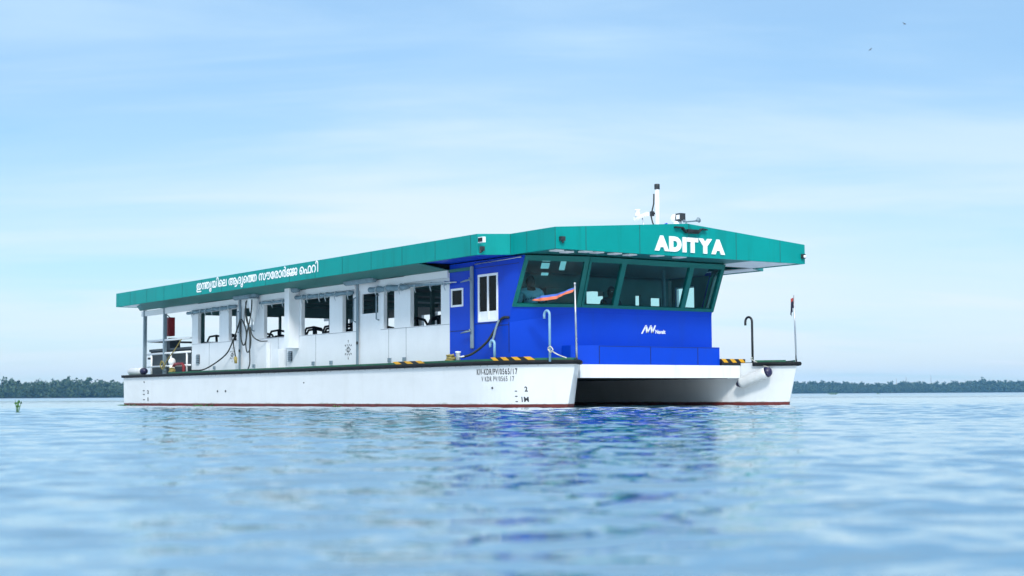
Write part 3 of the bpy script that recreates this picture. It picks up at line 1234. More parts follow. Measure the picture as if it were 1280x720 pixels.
# logo on the front
mb = MB()
fl = lambda u, z, w=0: Vector((-1.194, u + .155, z))
zz = [(-.33, 1.47), (-.215, 1.645), (-.165, 1.50), (-.065, 1.645), (-.01, 1.50), (.055, 1.645)]
zz = [(-.285, 1.485), (-.175, 1.625), (-.150, 1.500), (-.055, 1.625), (-.025, 1.500), (.050, 1.625)]
for (u1, v1), (u2, v2) in zip(zz[:-1], zz[1:]):
    w = .019 if v2 > v1 else .026
    mb.add([fl(u1 - w, v1 - .012), fl(u1 + w, v1 - .012), fl(u2 + w, v2 + .012 if v2 > v1 else v2 - .012), fl(u2 - w, v2 + .012 if v2 > v1 else v2 - .012)], [(0, 1, 2, 3)])
text_into(mb, 'Navalt', lambda u, v, w: Vector((-1.192, u + .155, v)), .05, .30, 1.478, 1.555, bold=0.035)
mb.build('company_logo', 'letter_white', FRONT)

# window in the near blue side: white frame, two sashes; small square window aft of it
def framed_window(x0, x1, z0, z1, w, sash, parent, white_below=None):
    mb = MB()
    y0, y1 = -YW - .014, -YW + .03
    mb.box(x0 - .002, x0 + w, y0, y1, z0, z1)
    mb.box(x1 - w, x1 + .002, y0, y1, z0, z1)
    mb.box(x0 + w, x1 - w, y0, y1, z1 - w, z1 + .002)
    mb.box(x0 + w, x1 - w, y0, y1, z0 - .002, z0 + w)
    m = (x0 + x1) / 2
    if sash:
        mb.box(m - w * .6, m + w * .6, y0 + .004, y1 - .004, z0 + w, z1 - w)
    f = mb.build('window_frame', 'frame_white', parent)
    lites = [(x0 + w, m - w * .6), (m + w * .6, x1 - w)] if sash else [(x0 + w, x1 - w)]
    for a, b in lites:
        mb = MB()
        lo = z0 + w
        if white_below:
            mb2 = MB()
            mb2.box(a, b, -YW + .004, -YW + .012, z0 + w, white_below)
            o = mb2.build('lower_panel', 'frame_white', f)
            o.parent = f
            lo = white_below
        mb.box(a, b, -YW + .004, -YW + .010, lo, z1 - w)
        mb.build('window_pane', 'glass_dark', f)
    return f


framed_window(-2.69, -2.03, 1.69, 2.58, .042, True, SIDE_S, 1.885)
framed_window(-3.64, -3.21, 2.02, 2.37, .036, False, SIDE_S)
mb = MB()
wx0, wx1, wz0, wz1 = -3.58, -2.97, 2.10, 2.60
for a in ((wx0, wx0 + .03, wz0, wz1), (wx1 - .03, wx1, wz0, wz1), (wx0 + .03, wx1 - .03, wz0, wz0 + .03), (wx0 + .03, wx1 - .03, wz1 - .03, wz1)):
    mb.box(a[0], a[1], YW - .05, YW + .01, a[2], a[3])
mb.build('window_frame', 'frame_white', FERRY)

# grey drain pipe where white cabin and blue wheelhouse meet, with two cleats
mb = MB()
mb.box(-2.905, -2.825, -YW - .060, -YW - .003, 1.20, 2.76)
dp = mb.build('drain_pipe', 'pipe_grey', FERRY, .02)
for z in (2.49, 1.52):
    mb = MB()
    mb.tube([(-3.15, -YW - .10, z - .02), (-2.98, -YW - .10, z), (-2.80, -YW - .10, z + .01)], [.010, .020, .012], 8)
    mb.tube([(-2.86, -YW - .06, z - .04), (-2.86, -YW - .10, z + .05)], .012, 6)
    mb.build('cleat', 'pipe_grey', dp)
mb = MB()
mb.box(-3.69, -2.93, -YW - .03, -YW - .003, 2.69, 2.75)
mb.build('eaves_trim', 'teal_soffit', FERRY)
mb = MB()
mb.tube([(-2.78, -YW - .02, 2.79), (-1.9, -YW - .02, 2.80), (-1.25, -YW - .02, 2.812)], .011, 6)
mb.build('conduit', 'steel', FERRY)

# ---- green window frames and panes of the wheelhouse
A, B = quadpts(-1), quadpts(1)
mb = MB()


def lerp(p, q, t):
    return p + (q - p) * t


lean = (A['Ct'] - A['Cs']).normalized()
nf = Vector((1, 0, -.37)).normalized()
qn = {}
for s, q in ((-1, A), (1, B)):
    n = (q['Ss'] - q['Cs']).cross(q['Ct'] - q['Cs'])
    n.normalize()
    qn[s] = n if n.x > 0 else -n
    mb.beam(q['Cs'], q['Ss'], lean, .058, qn[s], .07)
    mb.beam(lerp(q['Ct'], q['Cs'], .05), lerp(q['St'], q['Ss'], .05), lean, .10, qn[s], .075)
    sd = (q['Cs'] - q['Ss']).normalized()
    mb.beam(q['Ss'] + sd * .035, q['St'] + sd * .035, sd, .070, qn[s], .072)
    mb.beam(q['Cs'] - sd * .045, q['Ct'] - sd * .045, sd, .085, qn[s], .074)
mb.beam(A['Cs'], B['Cs'], lean, .058, nf, .07)
mb.beam(lerp(A['Ct'], A['Cs'], .05), lerp(B['Ct'], B['Cs'], .05), lean, .10, nf, .075)
yv = Vector((0, 1, 0))
mb.beam(A['Cs'] + yv * .025, A['Ct'] + yv * .025, yv, .05, nf, .078)
mb.beam(B['Cs'] - yv * .03, B['Ct'] - yv * .03, yv, .06, nf, .078)
mull = []
for ys, yt in ((-.83, -.83), (.83, .83)):
    p0 = lerp(A['Cs'], B['Cs'], (ys + 1.62) / 3.24)
    p1 = lerp(A['Ct'], B['Ct'], (yt + 1.65) / 3.30)
    mb.beam(p0, p1, yv, .11, nf, .071)
    mull.append((p0, p1))
WF = mb.build('windscreen_frame', 'frame_green', FERRY)


def pane(p):
    mb = MB()
    n = (p[1] - p[0]).cross(p[3] - p[0]).normalized()
    mb.slab([x - n * .003 for x in p], n, .006)
    mb.build('window_pane', 'glass_teal', WF)


pane([A['Ss'], A['Cs'], A['Ct'], A['St']])
pane([A['Cs'], mull[0][0], mull[0][1], A['Ct']])
pane([mull[0][0], mull[1][0], mull[1][1], mull[0][1]])
pane([mull[1][0], B['Cs'], B['Ct'], mull[1][1]])
pane([B['Cs'], B['Ss'], B['St'], B['Ct']])

# notices taped inside the glass
def paper(plane, y0, y1, z0, z1):
    def on(y, z):
        if plane == 'side':
            t = (z - A['Cs'].z) / (A['Ct'].z - A['Cs'].z)
            c = lerp(A['Cs'], A['Ct'], t)
            e = lerp(A['Ss'], A['St'], t)
            return lerp(c, e, (y - c.y) / (e.y - c.y)) - qn[-1] * .03
        t = (z - A['Cs'].z) / (A['Ct'].z - A['Cs'].z)
        c = lerp(A['Cs'], A['Ct'], t)
        return Vector((c.x, y, z)) - nf * .03
    mb = MB()
    mb.slab([on(y0, z0), on(y1, z0), on(y1, z1), on(y0, z1)], (-1, 0, 0), .002)
    mb.build('paper_notice', 'letter_white', FERRY)


paper('side', -2.50, -2.35, 2.60, 2.70)
paper('side', -2.50, -2.35, 2.725, 2.785)
paper('side', -2.46, -2.33, 2.48, 2.53)
paper('side', -2.155, -2.05, 2.58, 2.785)
paper('side', -1.82, -1.73, 2.745, 2.80)
paper('front', -1.55, -1.42, 2.745, 2.80)
paper('front', -1.23, -.93, 2.75, 2.80)
paper('front', -.70, -.62, 2.75, 2.81)

# inside the wheelhouse: console, ceiling, rear locker
mb = MB()
mb.slab([(-1.75, -2.6, .9), (-1.38, -1.4, .9), (-1.38, 1.4, .9), (-2.3, 2.2, .9), (-2.5, 1.9, .9), (-1.9, 1.3, .9), (-1.9, -1.3, .9), (-2.2, -2.3, .9)], (0, 0, 1), .93)
mb.build('helm_console', 'interior_dark', FERRY)
mb = MB()
mb.slab([(-3.70, -2.78, 2.79), (-1.30, -2.78, 2.79), (-1.05, -1.5, 2.79), (-1.05, 1.5, 2.79), (-2.65, 2.78, 2.79), (-3.70, 2.78, 2.79)], (0, 0, 1), .05)
mb.build('wheelhouse_ceiling', 'interior_ceiling', FERRY)
mb = MB()
mb.box(-3.70, -3.2, -.9, -.1, .9, 2.45)
mb.box(-3.71, -3.69, -2.6, -1.2, .9, 2.5)
mb.build('wheelhouse_locker', 'interior_dark', FERRY, .01)
mb = MB()
mb.tube([(-2.1, 1.2, .9), (-2.1, 1.2, 2.79)], .035, 8)
mb.build('wheelhouse_post', 'pipe_grey', FERRY)

# ---- roof: gabled teal fascia box with chamfered shoulders, soffits, sloping eaves boards
ZB = 2.85
ZE = 3.228
ZP = 3.463
OUT = [(-20.10, -3.54), (-1.68, -3.54), (-1.36, -3.03), (0, -3.03), (0, 0), (0, 3.03), (-1.36, 3.03), (-1.68, 3.54), (-20.10, 3.54), (-20.10, 0)]


def roof_z(y):
    return ZE if abs(y) >= 3.03 else ZP - abs(y) / 3.03 * (ZP - ZE)


mb = MB()
k = len(OUT)
cen = Vector((-9, 0, 0))
inn = [(-20.04, -3.48), (-1.715, -3.48), (-1.395, -2.97), (-.06, -2.97), (-.06, 0), (-.06, 2.97), (-1.395, 2.97), (-1.715, 3.48), (-20.04, 3.48), (-20.04, 0)]
vs = [(x, y, ZB) for x, y in OUT] + [(x, y, roof_z(y)) for x, y in OUT] + [(x, y, ZB) for x, y in inn] + [(x, y, roof_z(y)) for x, y in inn]
fs = []
for i in range(k):
    j = (i + 1) % k
    fs += [(i, j, j + k, i + k), (i + 2 * k, i + 3 * k, j + 3 * k, j + 2 * k), (i + k, j + k, j + 3 * k, i + 3 * k), (i, i + 2 * k, j + 2 * k, j)]
mb.add(vs, fs)
ROOF = mb.build('roof', 'teal', FERRY, label='teal roof with a tall fascia board')
mb = MB()
y = -3.542
for x in np.arange(-19.0, -1.8, 1.222):
    mb.box(x - .005, x + .005, y - .0015, y + .003, ZB + .004, ZE - .004)
mb.box(-.855, -.845, -3.0325, -3.028, ZB + .004, ZE - .004)
for yy in (-2.36, -1.14, .03, 1.21, 2.36):
    mb.box(-.002, .0015, yy - .006, yy + .006, ZB + .004, roof_z(yy) - .008)
mb.box(-1.369, -1.357, -3.0345, -3.026, ZB + .004, ZE - .004)
mb.box(-.006, .0015, -3.032, -3.024, ZB + .004, ZE - .004)
mb.build('panel_joint', 'seam_teal', ROOF)
mb = MB()
for s in (-1, 1):
    mb.slab([(-20.03, 0, ZP - .02), (-.07, 0, ZP - .02), (-.07, 2.96 * s, ZE - .015), (-20.03, 2.96 * s, ZE - .015)], (0, 0, -1), .03)
    mb.slab([(-20.03, 2.965 * s, ZE - .03), (-1.75, 2.965 * s, ZE - .03), (-1.75, 3.47 * s, ZE - .04), (-20.03, 3.47 * s, ZE - .04)], (0, 0, -1), .02)
mb.build('roof_deck', 'soffit_white', ROOF)
for i in range(9):
    for s in (-1, 1):
        x0 = -19.4 + i * 2.0
        mb = MB()
        ya, yb = (.25 * s, 2.8 * s)
        za, zb = ZP - .02 - .25 * .0776 + .01, ZP - .02 - 2.8 * .0776 + .01
        mb.slab([(x0, ya, za), (x0 + 1.9, ya, za), (x0 + 1.9, yb, zb), (x0, yb, zb)], (0, 0, 1), .03)
        mb.build('solar_panel', 'panel_solar', ROOF)
# flat soffits: white along the overhangs, teal over the windscreen, blue over the side windows
SOF = None
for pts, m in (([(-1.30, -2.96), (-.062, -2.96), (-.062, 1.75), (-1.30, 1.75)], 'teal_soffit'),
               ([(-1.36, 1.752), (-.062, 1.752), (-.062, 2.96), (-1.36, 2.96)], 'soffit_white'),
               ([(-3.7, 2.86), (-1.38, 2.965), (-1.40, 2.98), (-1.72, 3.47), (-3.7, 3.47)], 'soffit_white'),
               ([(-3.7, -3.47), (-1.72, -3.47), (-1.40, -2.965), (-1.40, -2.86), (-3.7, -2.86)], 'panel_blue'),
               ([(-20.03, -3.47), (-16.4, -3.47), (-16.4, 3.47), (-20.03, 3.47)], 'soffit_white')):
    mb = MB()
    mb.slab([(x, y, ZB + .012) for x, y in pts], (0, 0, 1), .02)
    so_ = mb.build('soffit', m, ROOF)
    SOF = SOF or so_
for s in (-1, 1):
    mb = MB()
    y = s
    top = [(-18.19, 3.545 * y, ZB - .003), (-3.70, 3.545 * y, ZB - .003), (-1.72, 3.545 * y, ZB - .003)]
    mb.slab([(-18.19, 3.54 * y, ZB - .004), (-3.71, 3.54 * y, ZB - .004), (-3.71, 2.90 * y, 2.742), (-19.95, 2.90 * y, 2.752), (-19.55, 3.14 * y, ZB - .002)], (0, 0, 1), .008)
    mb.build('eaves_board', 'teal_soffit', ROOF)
for p in ((-.30, -2.78), (-.45, -2.45), (-.20, -2.22), (-.22, -1.95), (-.25, -1.52), (-.28, -1.15), (-.14, -.62), (-.18, -.05)):
    mb = MB()
    mb.box(p[0] - .10, p[0] + .10, p[1] - .09, p[1] + .09, ZB - .012, ZB + .010)
    mb.build('soffit_lamp', 'letter_white', SOF)

# ---- lettering on the fascia
mb = MB()
text_into(mb, list('ADITYA'), lambda u, v, w: Vector((.003 + (w + .5) * .02, u, v)), -.80, .905, 2.925, 3.205, bold=0.072, extrude=0.5, gap=[.03, .08, .05, .02, -.03, 0])
mb.build('name_lettering', 'letter_white', ROOF)
mb = MB()


def sign_runs(ch, cell=0.0125, grow=1):
    """strokes of one written sign as a filled mask (non-zero winding), for scripts whose outlines overlap."""
    c = bpy.data.curves.new('tmp_text', 'FONT')
    c.body = ch
    o = bpy.data.objects.new('tmp_text', c)
    COL.objects.link(o)
    dg = bpy.context.evaluated_depsgraph_get()
    cu = o.evaluated_get(dg).to_curve(dg)
    loops = []
    for sp in cu.splines:
        bp = sp.bezier_points
        pts = []
        for i in range(len(bp)):
            p, q = bp[i], bp[(i + 1) % len(bp)]
            for k in range(6):
                t = k / 6
                pts.append(p.co * (1 - t) ** 3 + p.handle_right * 3 * t * (1 - t) ** 2 + q.handle_left * 3 * t * t * (1 - t) + q.co * t ** 3)
        loops.append(pts)
    o.evaluated_get(dg).to_curve_clear()
    bpy.data.objects.remove(o)
    bpy.data.curves.remove(c)
    xs = [p.x for l in loops for p in l]
    x0, x1 = min(xs), max(xs)
    y0, y1 = -0.42, 1.02
    nx, ny = int((x1 - x0) / cell) + 7, int((y1 - y0) / cell)
    m = np.zeros((ny, nx), bool)
    for r_ in range(ny):
        yy = y0 + (r_ + .5) * cell
        cr = []
        for l in loops:
            for p, q in zip(l, l[1:] + l[:1]):
                if (p.y <= yy) != (q.y <= yy):
                    cr.append((p.x + (yy - p.y) / (q.y - p.y) * (q.x - p.x), 1 if q.y > p.y else -1))
        cr.sort()
        wn = 0
        for (a_, s_), (b_, _) in zip(cr, cr[1:]):
            wn += s_
            if wn:
                m[r_, int(round((a_ - x0) / cell)) + 3:int(round((b_ - x0) / cell)) + 3] = True
    for _ in range(grow):
        g_ = m.copy()
        g_[1:] |= m[:-1]
        g_[:-1] |= m[1:]
        g_[:, 1:] |= m[:, :-1]
        g_[:, :-1] |= m[:, 1:]
        m = g_
    return m


def sign_line(words, gaps, grow=1, space=24):
    cache = {}
    H_ = None
    x = 0
    parts = []
    for w_ in words:
        for i, ch in enumerate(w_):
            if ch not in cache:
                cache[ch] = sign_runs(ch, grow=grow)
            m = cache[ch]
            parts.append((x, m))
            x += m.shape[1] + int(gaps.get(ch + (w_[i + 1] if i + 1 < len(w_) else ''), -.02) / 0.0125)
        x += space
    full = np.zeros((parts[0][1].shape[0], max(a_ + m.shape[1] for a_, m in parts)), bool)
    for a_, m in parts:
        full[:, a_:a_ + m.shape[1]] |= m
    rows_ = np.where(full.any(1))[0]
    cols_ = np.where(full.any(0))[0]
    return full[rows_[0]:rows_[-1] + 1, cols_[0]:cols_[-1] + 1]


full = sign_line((['ഇ', 'ന', 'ത', 'ൃ', 'യ', 'ി', 'െ', 'ല'], ['ആ', 'ദ', 'ൃ', 'െ', 'ത', 'ത'], ['സ', 'ൗ', 'േ', 'ര', 'ാ', 'ർ', 'ജ', 'ജ'], ['െ', 'ഫ', 'റ', 'ി']),
                 {'നത': -.30, 'തൃ': -.14, 'ദൃ': -.12, 'തത': -.36, 'ജജ': -.16, 'യി': -.14, 'റി': -.10}, grow=2)
ny, nx = full.shape
u0_, u1_, v0_, v1_ = -14.40, -7.85, 2.885, 3.225
for r_ in range(ny):
    edge = np.flatnonzero(np.diff(np.concatenate([[0], full[r_].astype(int), [0]])))
    for a_, b_ in zip(edge[::2], edge[1::2]):
        ua, ub = u0_ + (u1_ - u0_) * a_ / nx, u0_ + (u1_ - u0_) * b_ / nx
        va, vb = v0_ + (v1_ - v0_) * r_ / ny, v0_ + (v1_ - v0_) * (r_ + 1) / ny
        mb.add([(ua, -3.546, va), (ub, -3.546, va), (ub, -3.546, vb), (ua, -3.546, vb)], [(0, 1, 2, 3)])
mb.build('malayalam_lettering', 'letter_white', ROOF)

# ---- lamps, bracket on the fascia
mb = MB()
mb.box(-1.56, -1.40, -3.60, -3.541, 3.05, 3.15, 0)
mb.box(-1.545, -1.415, -3.612, -3.601, 3.065, 3.135, 1)
mb.build('fascia_lamp', ['frame_white', 'black_paint'], ROOF, label='square white framed floodlight on the roof shoulder')
mb = MB()
mb.box(-1.51, -1.43, -3.60, -3.541, 2.90, 2.98)
mb.tube([(-1.47, -3.57, 2.90), (-1.47, -3.62, 2.87)], .018, 8)
mb.build('camera_box', 'pipe_dark', ROOF)
mb = MB()
mb.box(.003, .07, -2.95, -2.86, 2.985, 3.06)
mb.tube([(.04, -2.905, 2.985), (.06, -2.905, 2.955)], .02, 8)
mb.build('camera_box', 'pipe_dark', ROOF)
mb = MB()
mb.box(.003, .05, 2.92, 3.0, 2.95, 3.04, 0)
mb.tube([(.05, 2.96, 2.99), (.09, 2.96, 2.985)], .028, 10, 1)
mb.build('fascia_lamp', ['pipe_dark', 'frame_white'], ROOF, label='small dark lamp at the far end of the fascia')
mb = MB()
pts = [(-.34, 3.375), (-.17, 3.375), (-.07, 3.290), (.20, 3.290), (.30, 3.375), (.43, 3.365)]
for (a, za), (b, zb) in zip(pts[:-1], pts[1:]):
    mb.beam((.045, a, za), (.045, b, zb), (0, -(zb - za), b - a), .022, (1, 0, 0), .07)
mb.beam((.06, -.06, 3.325), (.06, .20, 3.325), (0, 0, 1), .05, (1, 0, 0), .06)
mb.build('bow_bracket', 'black_paint', ROOF)

# ---- gear on the roof
zt = 3.40
mb = MB()
mb.tube([(-.85, 0, zt), (-.85, 0, 4.20)], .040, 14)
mast = mb.build('mast', 'frame_white', FERRY)
mb = MB()
mb.tube([(-.85, 0, 4.20), (-.85, 0, 4.29), (-.85, 0, 4.30)], [.052, .052, .046], 14)
mb.build('mast_cap', 'pipe_dark', mast)
mb = MB()
mb.tube([(-.92, -.02, 4.12), (-.93, -.02, 3.93), (-.98, -.02, 3.80), (-1.01, -.02, 3.70), (-.97, -.02, 3.58), (-.90, -.02, 3.47)], .014, 8)
mb.build('mast_cable', 'cable', mast)
mb = MB()
mb.tube([(-.98, -.02, 3.745), (-.86, 0, 3.745)], .018, 8)
mb.box(-1.01, -.95, -.05, .01, 3.70, 3.79)
mb.build('mast_clamp', 'pipe_dark', mast)
mb = MB()
mb.beam((-1.52, 0, 3.70), (-1.13, 0, 3.76), (0, 0, 1), .075, (0, 1, 0), .06)
arm = mb.build('camera_arm', 'frame_white', FERRY)
mb = MB()
mb.tube([(-1.30, 0, 3.70), (-1.22, 0, 3.44)], .010, 6)
mb.tube([(-1.16, .02, 3.52), (-1.10, .02, 3.44)], .010, 6)
mb.build('strut', 'steel', arm)
mb = MB()
mb.tube([(-1.44, 0, 3.75), (-1.44, 0, 3.77), (-1.44, 0, 3.775), (-1.44, 0, 3.85), (-1.44, 0, 3.855), (-1.44, 0, 3.875)], [.055, .055, .045, .045, .058, .058], 14)
mb.build('sensor', 'frame_white', arm)
mb = MB()
mb.ell((-.63, 0, 3.50), (.07, .03, .022), rot=Matrix.Rotation(R(-20), 3, 'Y'))
mb.build('blue_fitting', 'panel_blue', FERRY)
mb = MB()
mb.tube([(-.27, 0, 3.42), (-.27, 0, 3.53)], [.085, .075], 14)
mb.ell((-.36, 0, 3.60), (.075, .075, .075))
sl_ = mb.build('searchlight', 'frame_white', FERRY)
mb = MB()
mb.box(-.265, -.12, -.06, .06, 3.535, 3.67, 0)
mb.box(-.235, -.145, -.066, -.061, 3.56, 3.64, 1)
mb.build('lamp_housing', ['pipe_dark', 'frame_white'], sl_)
mb = MB()
mb.tube([(-.10, 0, 3.52), (-.02, 0, 3.50), (.22, 0, 3.49), (.28, 0, 3.495), (.31, 0, 3.50)], [.03, .014, .014, .03, .052], 12)
mb.tube([(-.04, 0, 3.50), (-.04, 0, 3.43)], .016, 8)
mb.build('air_horn', 'pipe_grey', FERRY)

def soft_line(pts):
    return [Vector(p) for p in pts]


# ---- aft deck: posts, rails, machinery
for (x, y) in ((-19.62, -2.87), (-18.15, -2.87), (-19.45, 2.87), (-18.15, 2.87)):
    mb = MB()
    mb.box(x - .045, x + .045, y - .04, y + .04, .92, 2.75)
    mb.build('roof_post', 'pipe_grey', FERRY)
for y in (-2.87, 2.87):
    mb = MB()
    for z, rd in ((1.87, .03), (1.51, .03), (1.16, .026)):
        mb.tube([(-19.40, y, z), (-16.36, y, z)], rd, 8)
    for x in (-19.1, -17.7, -16.6):
        mb.tube([(x, y, .9), (x, y, 1.51)], .028, 8)
    mb.build('side_railing', 'frame_white', FERRY)
mb = MB()
for z in (1.87, 1.40):
    mb.tube([(-19.45, -2.84, z), (-19.45, 2.84, z)], .028, 8)
for y in (-1.4, 0, 1.4):
    mb.tube([(-19.45, y, .9), (-19.45, y, 1.87)], .026, 8)
mb.build('stern_railing', 'pipe_dark', FERRY)
mb = MB()
mb.box(-19.42, -16.5, -2.78, 1.9, .90, 1.58)
mb.box(-19.46, -16.45, -2.81, 1.95, 1.58, 1.65)
mh = mb.build('machinery_housing', 'machine_dark', FERRY, .015)
mb = MB()
mb.slab([(-19.0, -2.6, 1.652), (-18.45, -2.6, 1.652), (-18.5, -2.6, 1.95), (-18.58, -2.6, 1.95)], (0, 1, 0), .3)
mb.build('exhaust_cowl', 'machine_dark', mh)
mb = MB()
mb.tube([(-17.25, -3.02, .92), (-17.25, -3.02, 1.20)], .07, 12)
mb.ell((-17.25, -3.02, 1.26), (.10, .10, .11))
mb.build('vent_cowl', 'frame_white', FERRY)
mb = MB()
mb.tube(soft_line([(-17.15, -3.02, .93), (-17.15, -3.02, 1.14), (-17.05, -3.02, 1.19), (-16.55, -3.02, 1.19), (-16.45, -3.02, 1.14), (-16.45, -3.02, .93)]), .042, 10)
mb.build('fuel_manifold', 'red_paint', FERRY, .02)
mb = MB()
mb.tube([(-17.0, -3.1, .94), (-17.0, -3.1, 1.12)], .05, 10)
mb.build('bollard', 'frame_white', FERRY)
mb = MB()
mb.tube([(-2.70, -3.3, .93), (-2.70, -3.3, 1.11), (-2.70, -3.3, 1.115), (-2.70, -3.3, 1.14)], [.045, .045, .055, .055], 12)
mb.tube([(-2.72, -3.3, 1.03), (-2.50, -3.3, 1.045)], .014, 8)
mb.build('bollard', 'frame_white', FERRY)


# gooseneck vents
def gooseneck(x, y, z0, z1, hook, rad, m, dirx=-1):
    mb = MB()
    path = [(x, y, z0), (x, y, z1 - hook * .5)]
    for a in np.linspace(0, math.pi, 9):
        path.append((x + dirx * hook * .5 * (1 - math.cos(a)), y, z1 - hook * .5 + hook * .5 * math.sin(a)))
    path.append((x + dirx * hook, y, z1 - hook * .85))
    mb.tube(path, rad, 10)
    return mb.build('gooseneck_vent', m, FERRY)


gooseneck(-1.40, -3.36, .92, 1.30, .14, .024, 'pipe_blue')
gooseneck(-.25, -2.98, .90, 1.79, .16, .022, 'pipe_blue')
gooseneck(-.87, 2.42, .92, 1.84, .19, .023, 'pipe_dark')
# flag poles
mb = MB()
mb.tube([(.045, -2.62, .90), (.06, -2.66, 2.24)], [.020, .014], 8)
mb.ell((.06, -2.66, 2.25), (.022, .022, .022))
mb.build('flag_pole', 'steel', FERRY)
mb = MB()
mb.tube([(.12, 2.62, .92), (.09, 2.62, 2.22)], [.018, .012], 8)
mb.build('flag_pole', 'steel', FERRY)
mb = MB()
mb.tube([(-12.21, -3.02, 2.66), (-12.21, -3.02, 2.62), (-12.20, -3.02, 2.35), (-12.17, -3.02, 2.12)], [.13, .13, .09, .03], 14)
mb.build('cable_sleeve', 'frame_white', FERRY)

# ================================================================== LOOSE THINGS ABOARD
def soft_path(pts, n=10):
    """Catmull-Rom through pts."""
    p = [Vector(x) for x in pts]
    p = [p[0] * 2 - p[1]] + p + [p[-1] * 2 - p[-2]]
    o = []
    for i in range(1, len(p) - 2):
        for k in range(n):
            t = k / n
            a, b, c, d_ = p[i - 1], p[i], p[i + 1], p[i + 2]
            o.append(.5 * ((2 * b) + (c - a) * t + (2 * a - 5 * b + 4 * c - d_) * t * t + (3 * b - a - 3 * c + d_) * t ** 3))
    o.append(p[-2])
    return o


y = -2.99
mb = MB()
mb.tube(soft_path([(-15.02, -3.40, .99), (-14.6, -3.2, 1.03), (-13.9, y, 1.35), (-13.45, y, 1.68), (-13.15, y, 2.02), (-12.95, y - .02, 2.20), (-12.75, y - .02, 2.08),
                   (-12.66, y, 1.85), (-12.72, y, 1.62), (-12.85, y, 1.58), (-12.97, y, 1.75), (-13.02, y, 2.0), (-12.98, y, 2.15)]), .018, 8)
mb.tube(soft_path([(-13.40, y, 1.74), (-13.40, y, 1.58), (-13.33, y, 1.42), (-13.28, y, 1.30)]), .016, 8)
o = mb.build('power_cable', 'cable')
tag(o, 'black cable with one loop hung by the aft door, trailing down to the deck', 'cable')
mb = MB()
mb.tube([(-13.28, y, 1.30), (-13.27, y, 1.26), (-13.26, y, 1.14)], [.03, .045, .035], 10)
b = mb.build('plug', 'rope_yellow', o)
y = -3.14
mb = MB()
mb.tube(soft_path([(-12.33, y, 2.62), (-12.40, y, 2.40), (-12.33, y, 2.15), (-12.16, y, 1.92), (-12.08, y, 1.65), (-12.16, y, 1.42), (-12.30, y, 1.40), (-12.36, y, 1.6), (-12.27, y, 1.9),
                   (-12.16, y, 2.1), (-12.06, y, 2.4), (-12.04, y, 2.63)]), .016, 8)
mb.tube(soft_path([(-12.36, y - .01, 2.60), (-12.36, y, 2.35), (-12.24, y, 2.05), (-12.14, y, 1.75), (-12.10, y - .02, 1.4), (-12.0, y - .06, 1.12), (-11.88, -3.30, .97)]), .016, 8)
mb.tube(soft_path([(-12.12, y, 1.98), (-11.98, y, 1.76), (-11.78, y + .08, 1.64), (-11.60, y + .2, 1.63)]), .014, 8)
o = mb.build('power_cable', 'cable')
tag(o, 'black cables crossing in long loops under the white tapered sleeve', 'cable')
mb = MB()
mb.tube(soft_path([(-2.60, -3.28, 1.03), (-2.42, -3.15, 1.10), (-2.16, -3.02, 1.30), (-2.0, -2.93, 1.55), (-1.93, -2.89, 1.68), (-1.82, -2.88, 1.74), (-1.66, -2.87, 1.735)]), .024, 8)
o = mb.build('water_hose', 'cable')
tag(o, 'black hose running from a white bollard up to the side window', 'hose')
mb = MB()
mb.tube(soft_path([(-1.92, -2.91, 1.70), (-1.96, -2.95, 1.55), (-1.98, -3.0, 1.35), (-2.02, -3.05, 1.24)]), .022, 8)
tag(mb.build('wash_hose', 'pipe_grey'), 'short grey hose dangling below the side window beside the black hose', 'hose')

# ropes
def rope_coil(c, rad, turns, m, label, seed):
    g = random.Random(seed)
    pts = []
    for i in range(int(turns * 10) + 1):
        a = i * .628
        q = rad * (1 + .2 * math.sin(i * .37)) * (1 - .25 * i / (turns * 10))
        pts.append((c[0] + q * math.cos(a), c[1] + .5 * q * math.sin(a), c[2] + .03 * (i / 10) + g.uniform(0, .012)))
    mb = MB()
    mb.tube(pts, .018, 6)
    tag(mb.build('mooring_rope', m), label, 'rope', 'mooring ropes on deck')


rope_coil((-2.98, -3.28, .955), .13, 4, 'rope_yellow', 'coiled yellow rope on the side deck below the small blue wall window', 1)
rope_coil((-16.75, -3.22, .96), .13, 4, 'rope_yellow', 'yellow rope heap on the side deck beside the red pipe frame', 2)
mb = MB()
mb.tube(soft_path([(-18.15, -2.94, 1.28), (-18.2, -2.97, 1.2), (-18.1, -2.96, 1.12), (-18.02, -2.95, 1.24), (-18.16, -2.96, 1.3), (-18.25, -2.95, 1.18), (-18.05, -2.95, 1.08), (-17.8, -2.95, 1.3), (-17.3, -2.93, 1.58), (-16.9, -2.91, 1.85)]), .014, 6)
tag(mb.build('mooring_rope', 'rope_yellow'), 'yellow rope knotted round the railing post at the stern', 'rope', 'mooring ropes on deck')
mb = MB()
mb.tube(soft_path([(-.25, -3.02, 1.14), (-.15, -3.04, 1.16), (-.08, -3.04, 1.10), (-.16, -3.03, 1.06), (-.24, -3.02, 1.12), (-.05, -2.96, 1.02), (.02, -2.82, .96)]), .010, 6)
tag(mb.build('mooring_rope', 'rope_pale'), 'thin pale rope tied round the tall blue gooseneck vent at the bow', 'rope', 'mooring ropes on deck')
mb = MB()
mb.tube(soft_path([(-.87, 2.42, 1.0), (-.75, 2.30, 1.03), (-.60, 2.12, 1.0), (-.42, 2.12, .92), (-.22, 2.24, .82)]), .010, 6)
tag(mb.build('fender_rope', 'rope_pale'), 'thin pale rope tying the white fender to the far hull', 'rope')

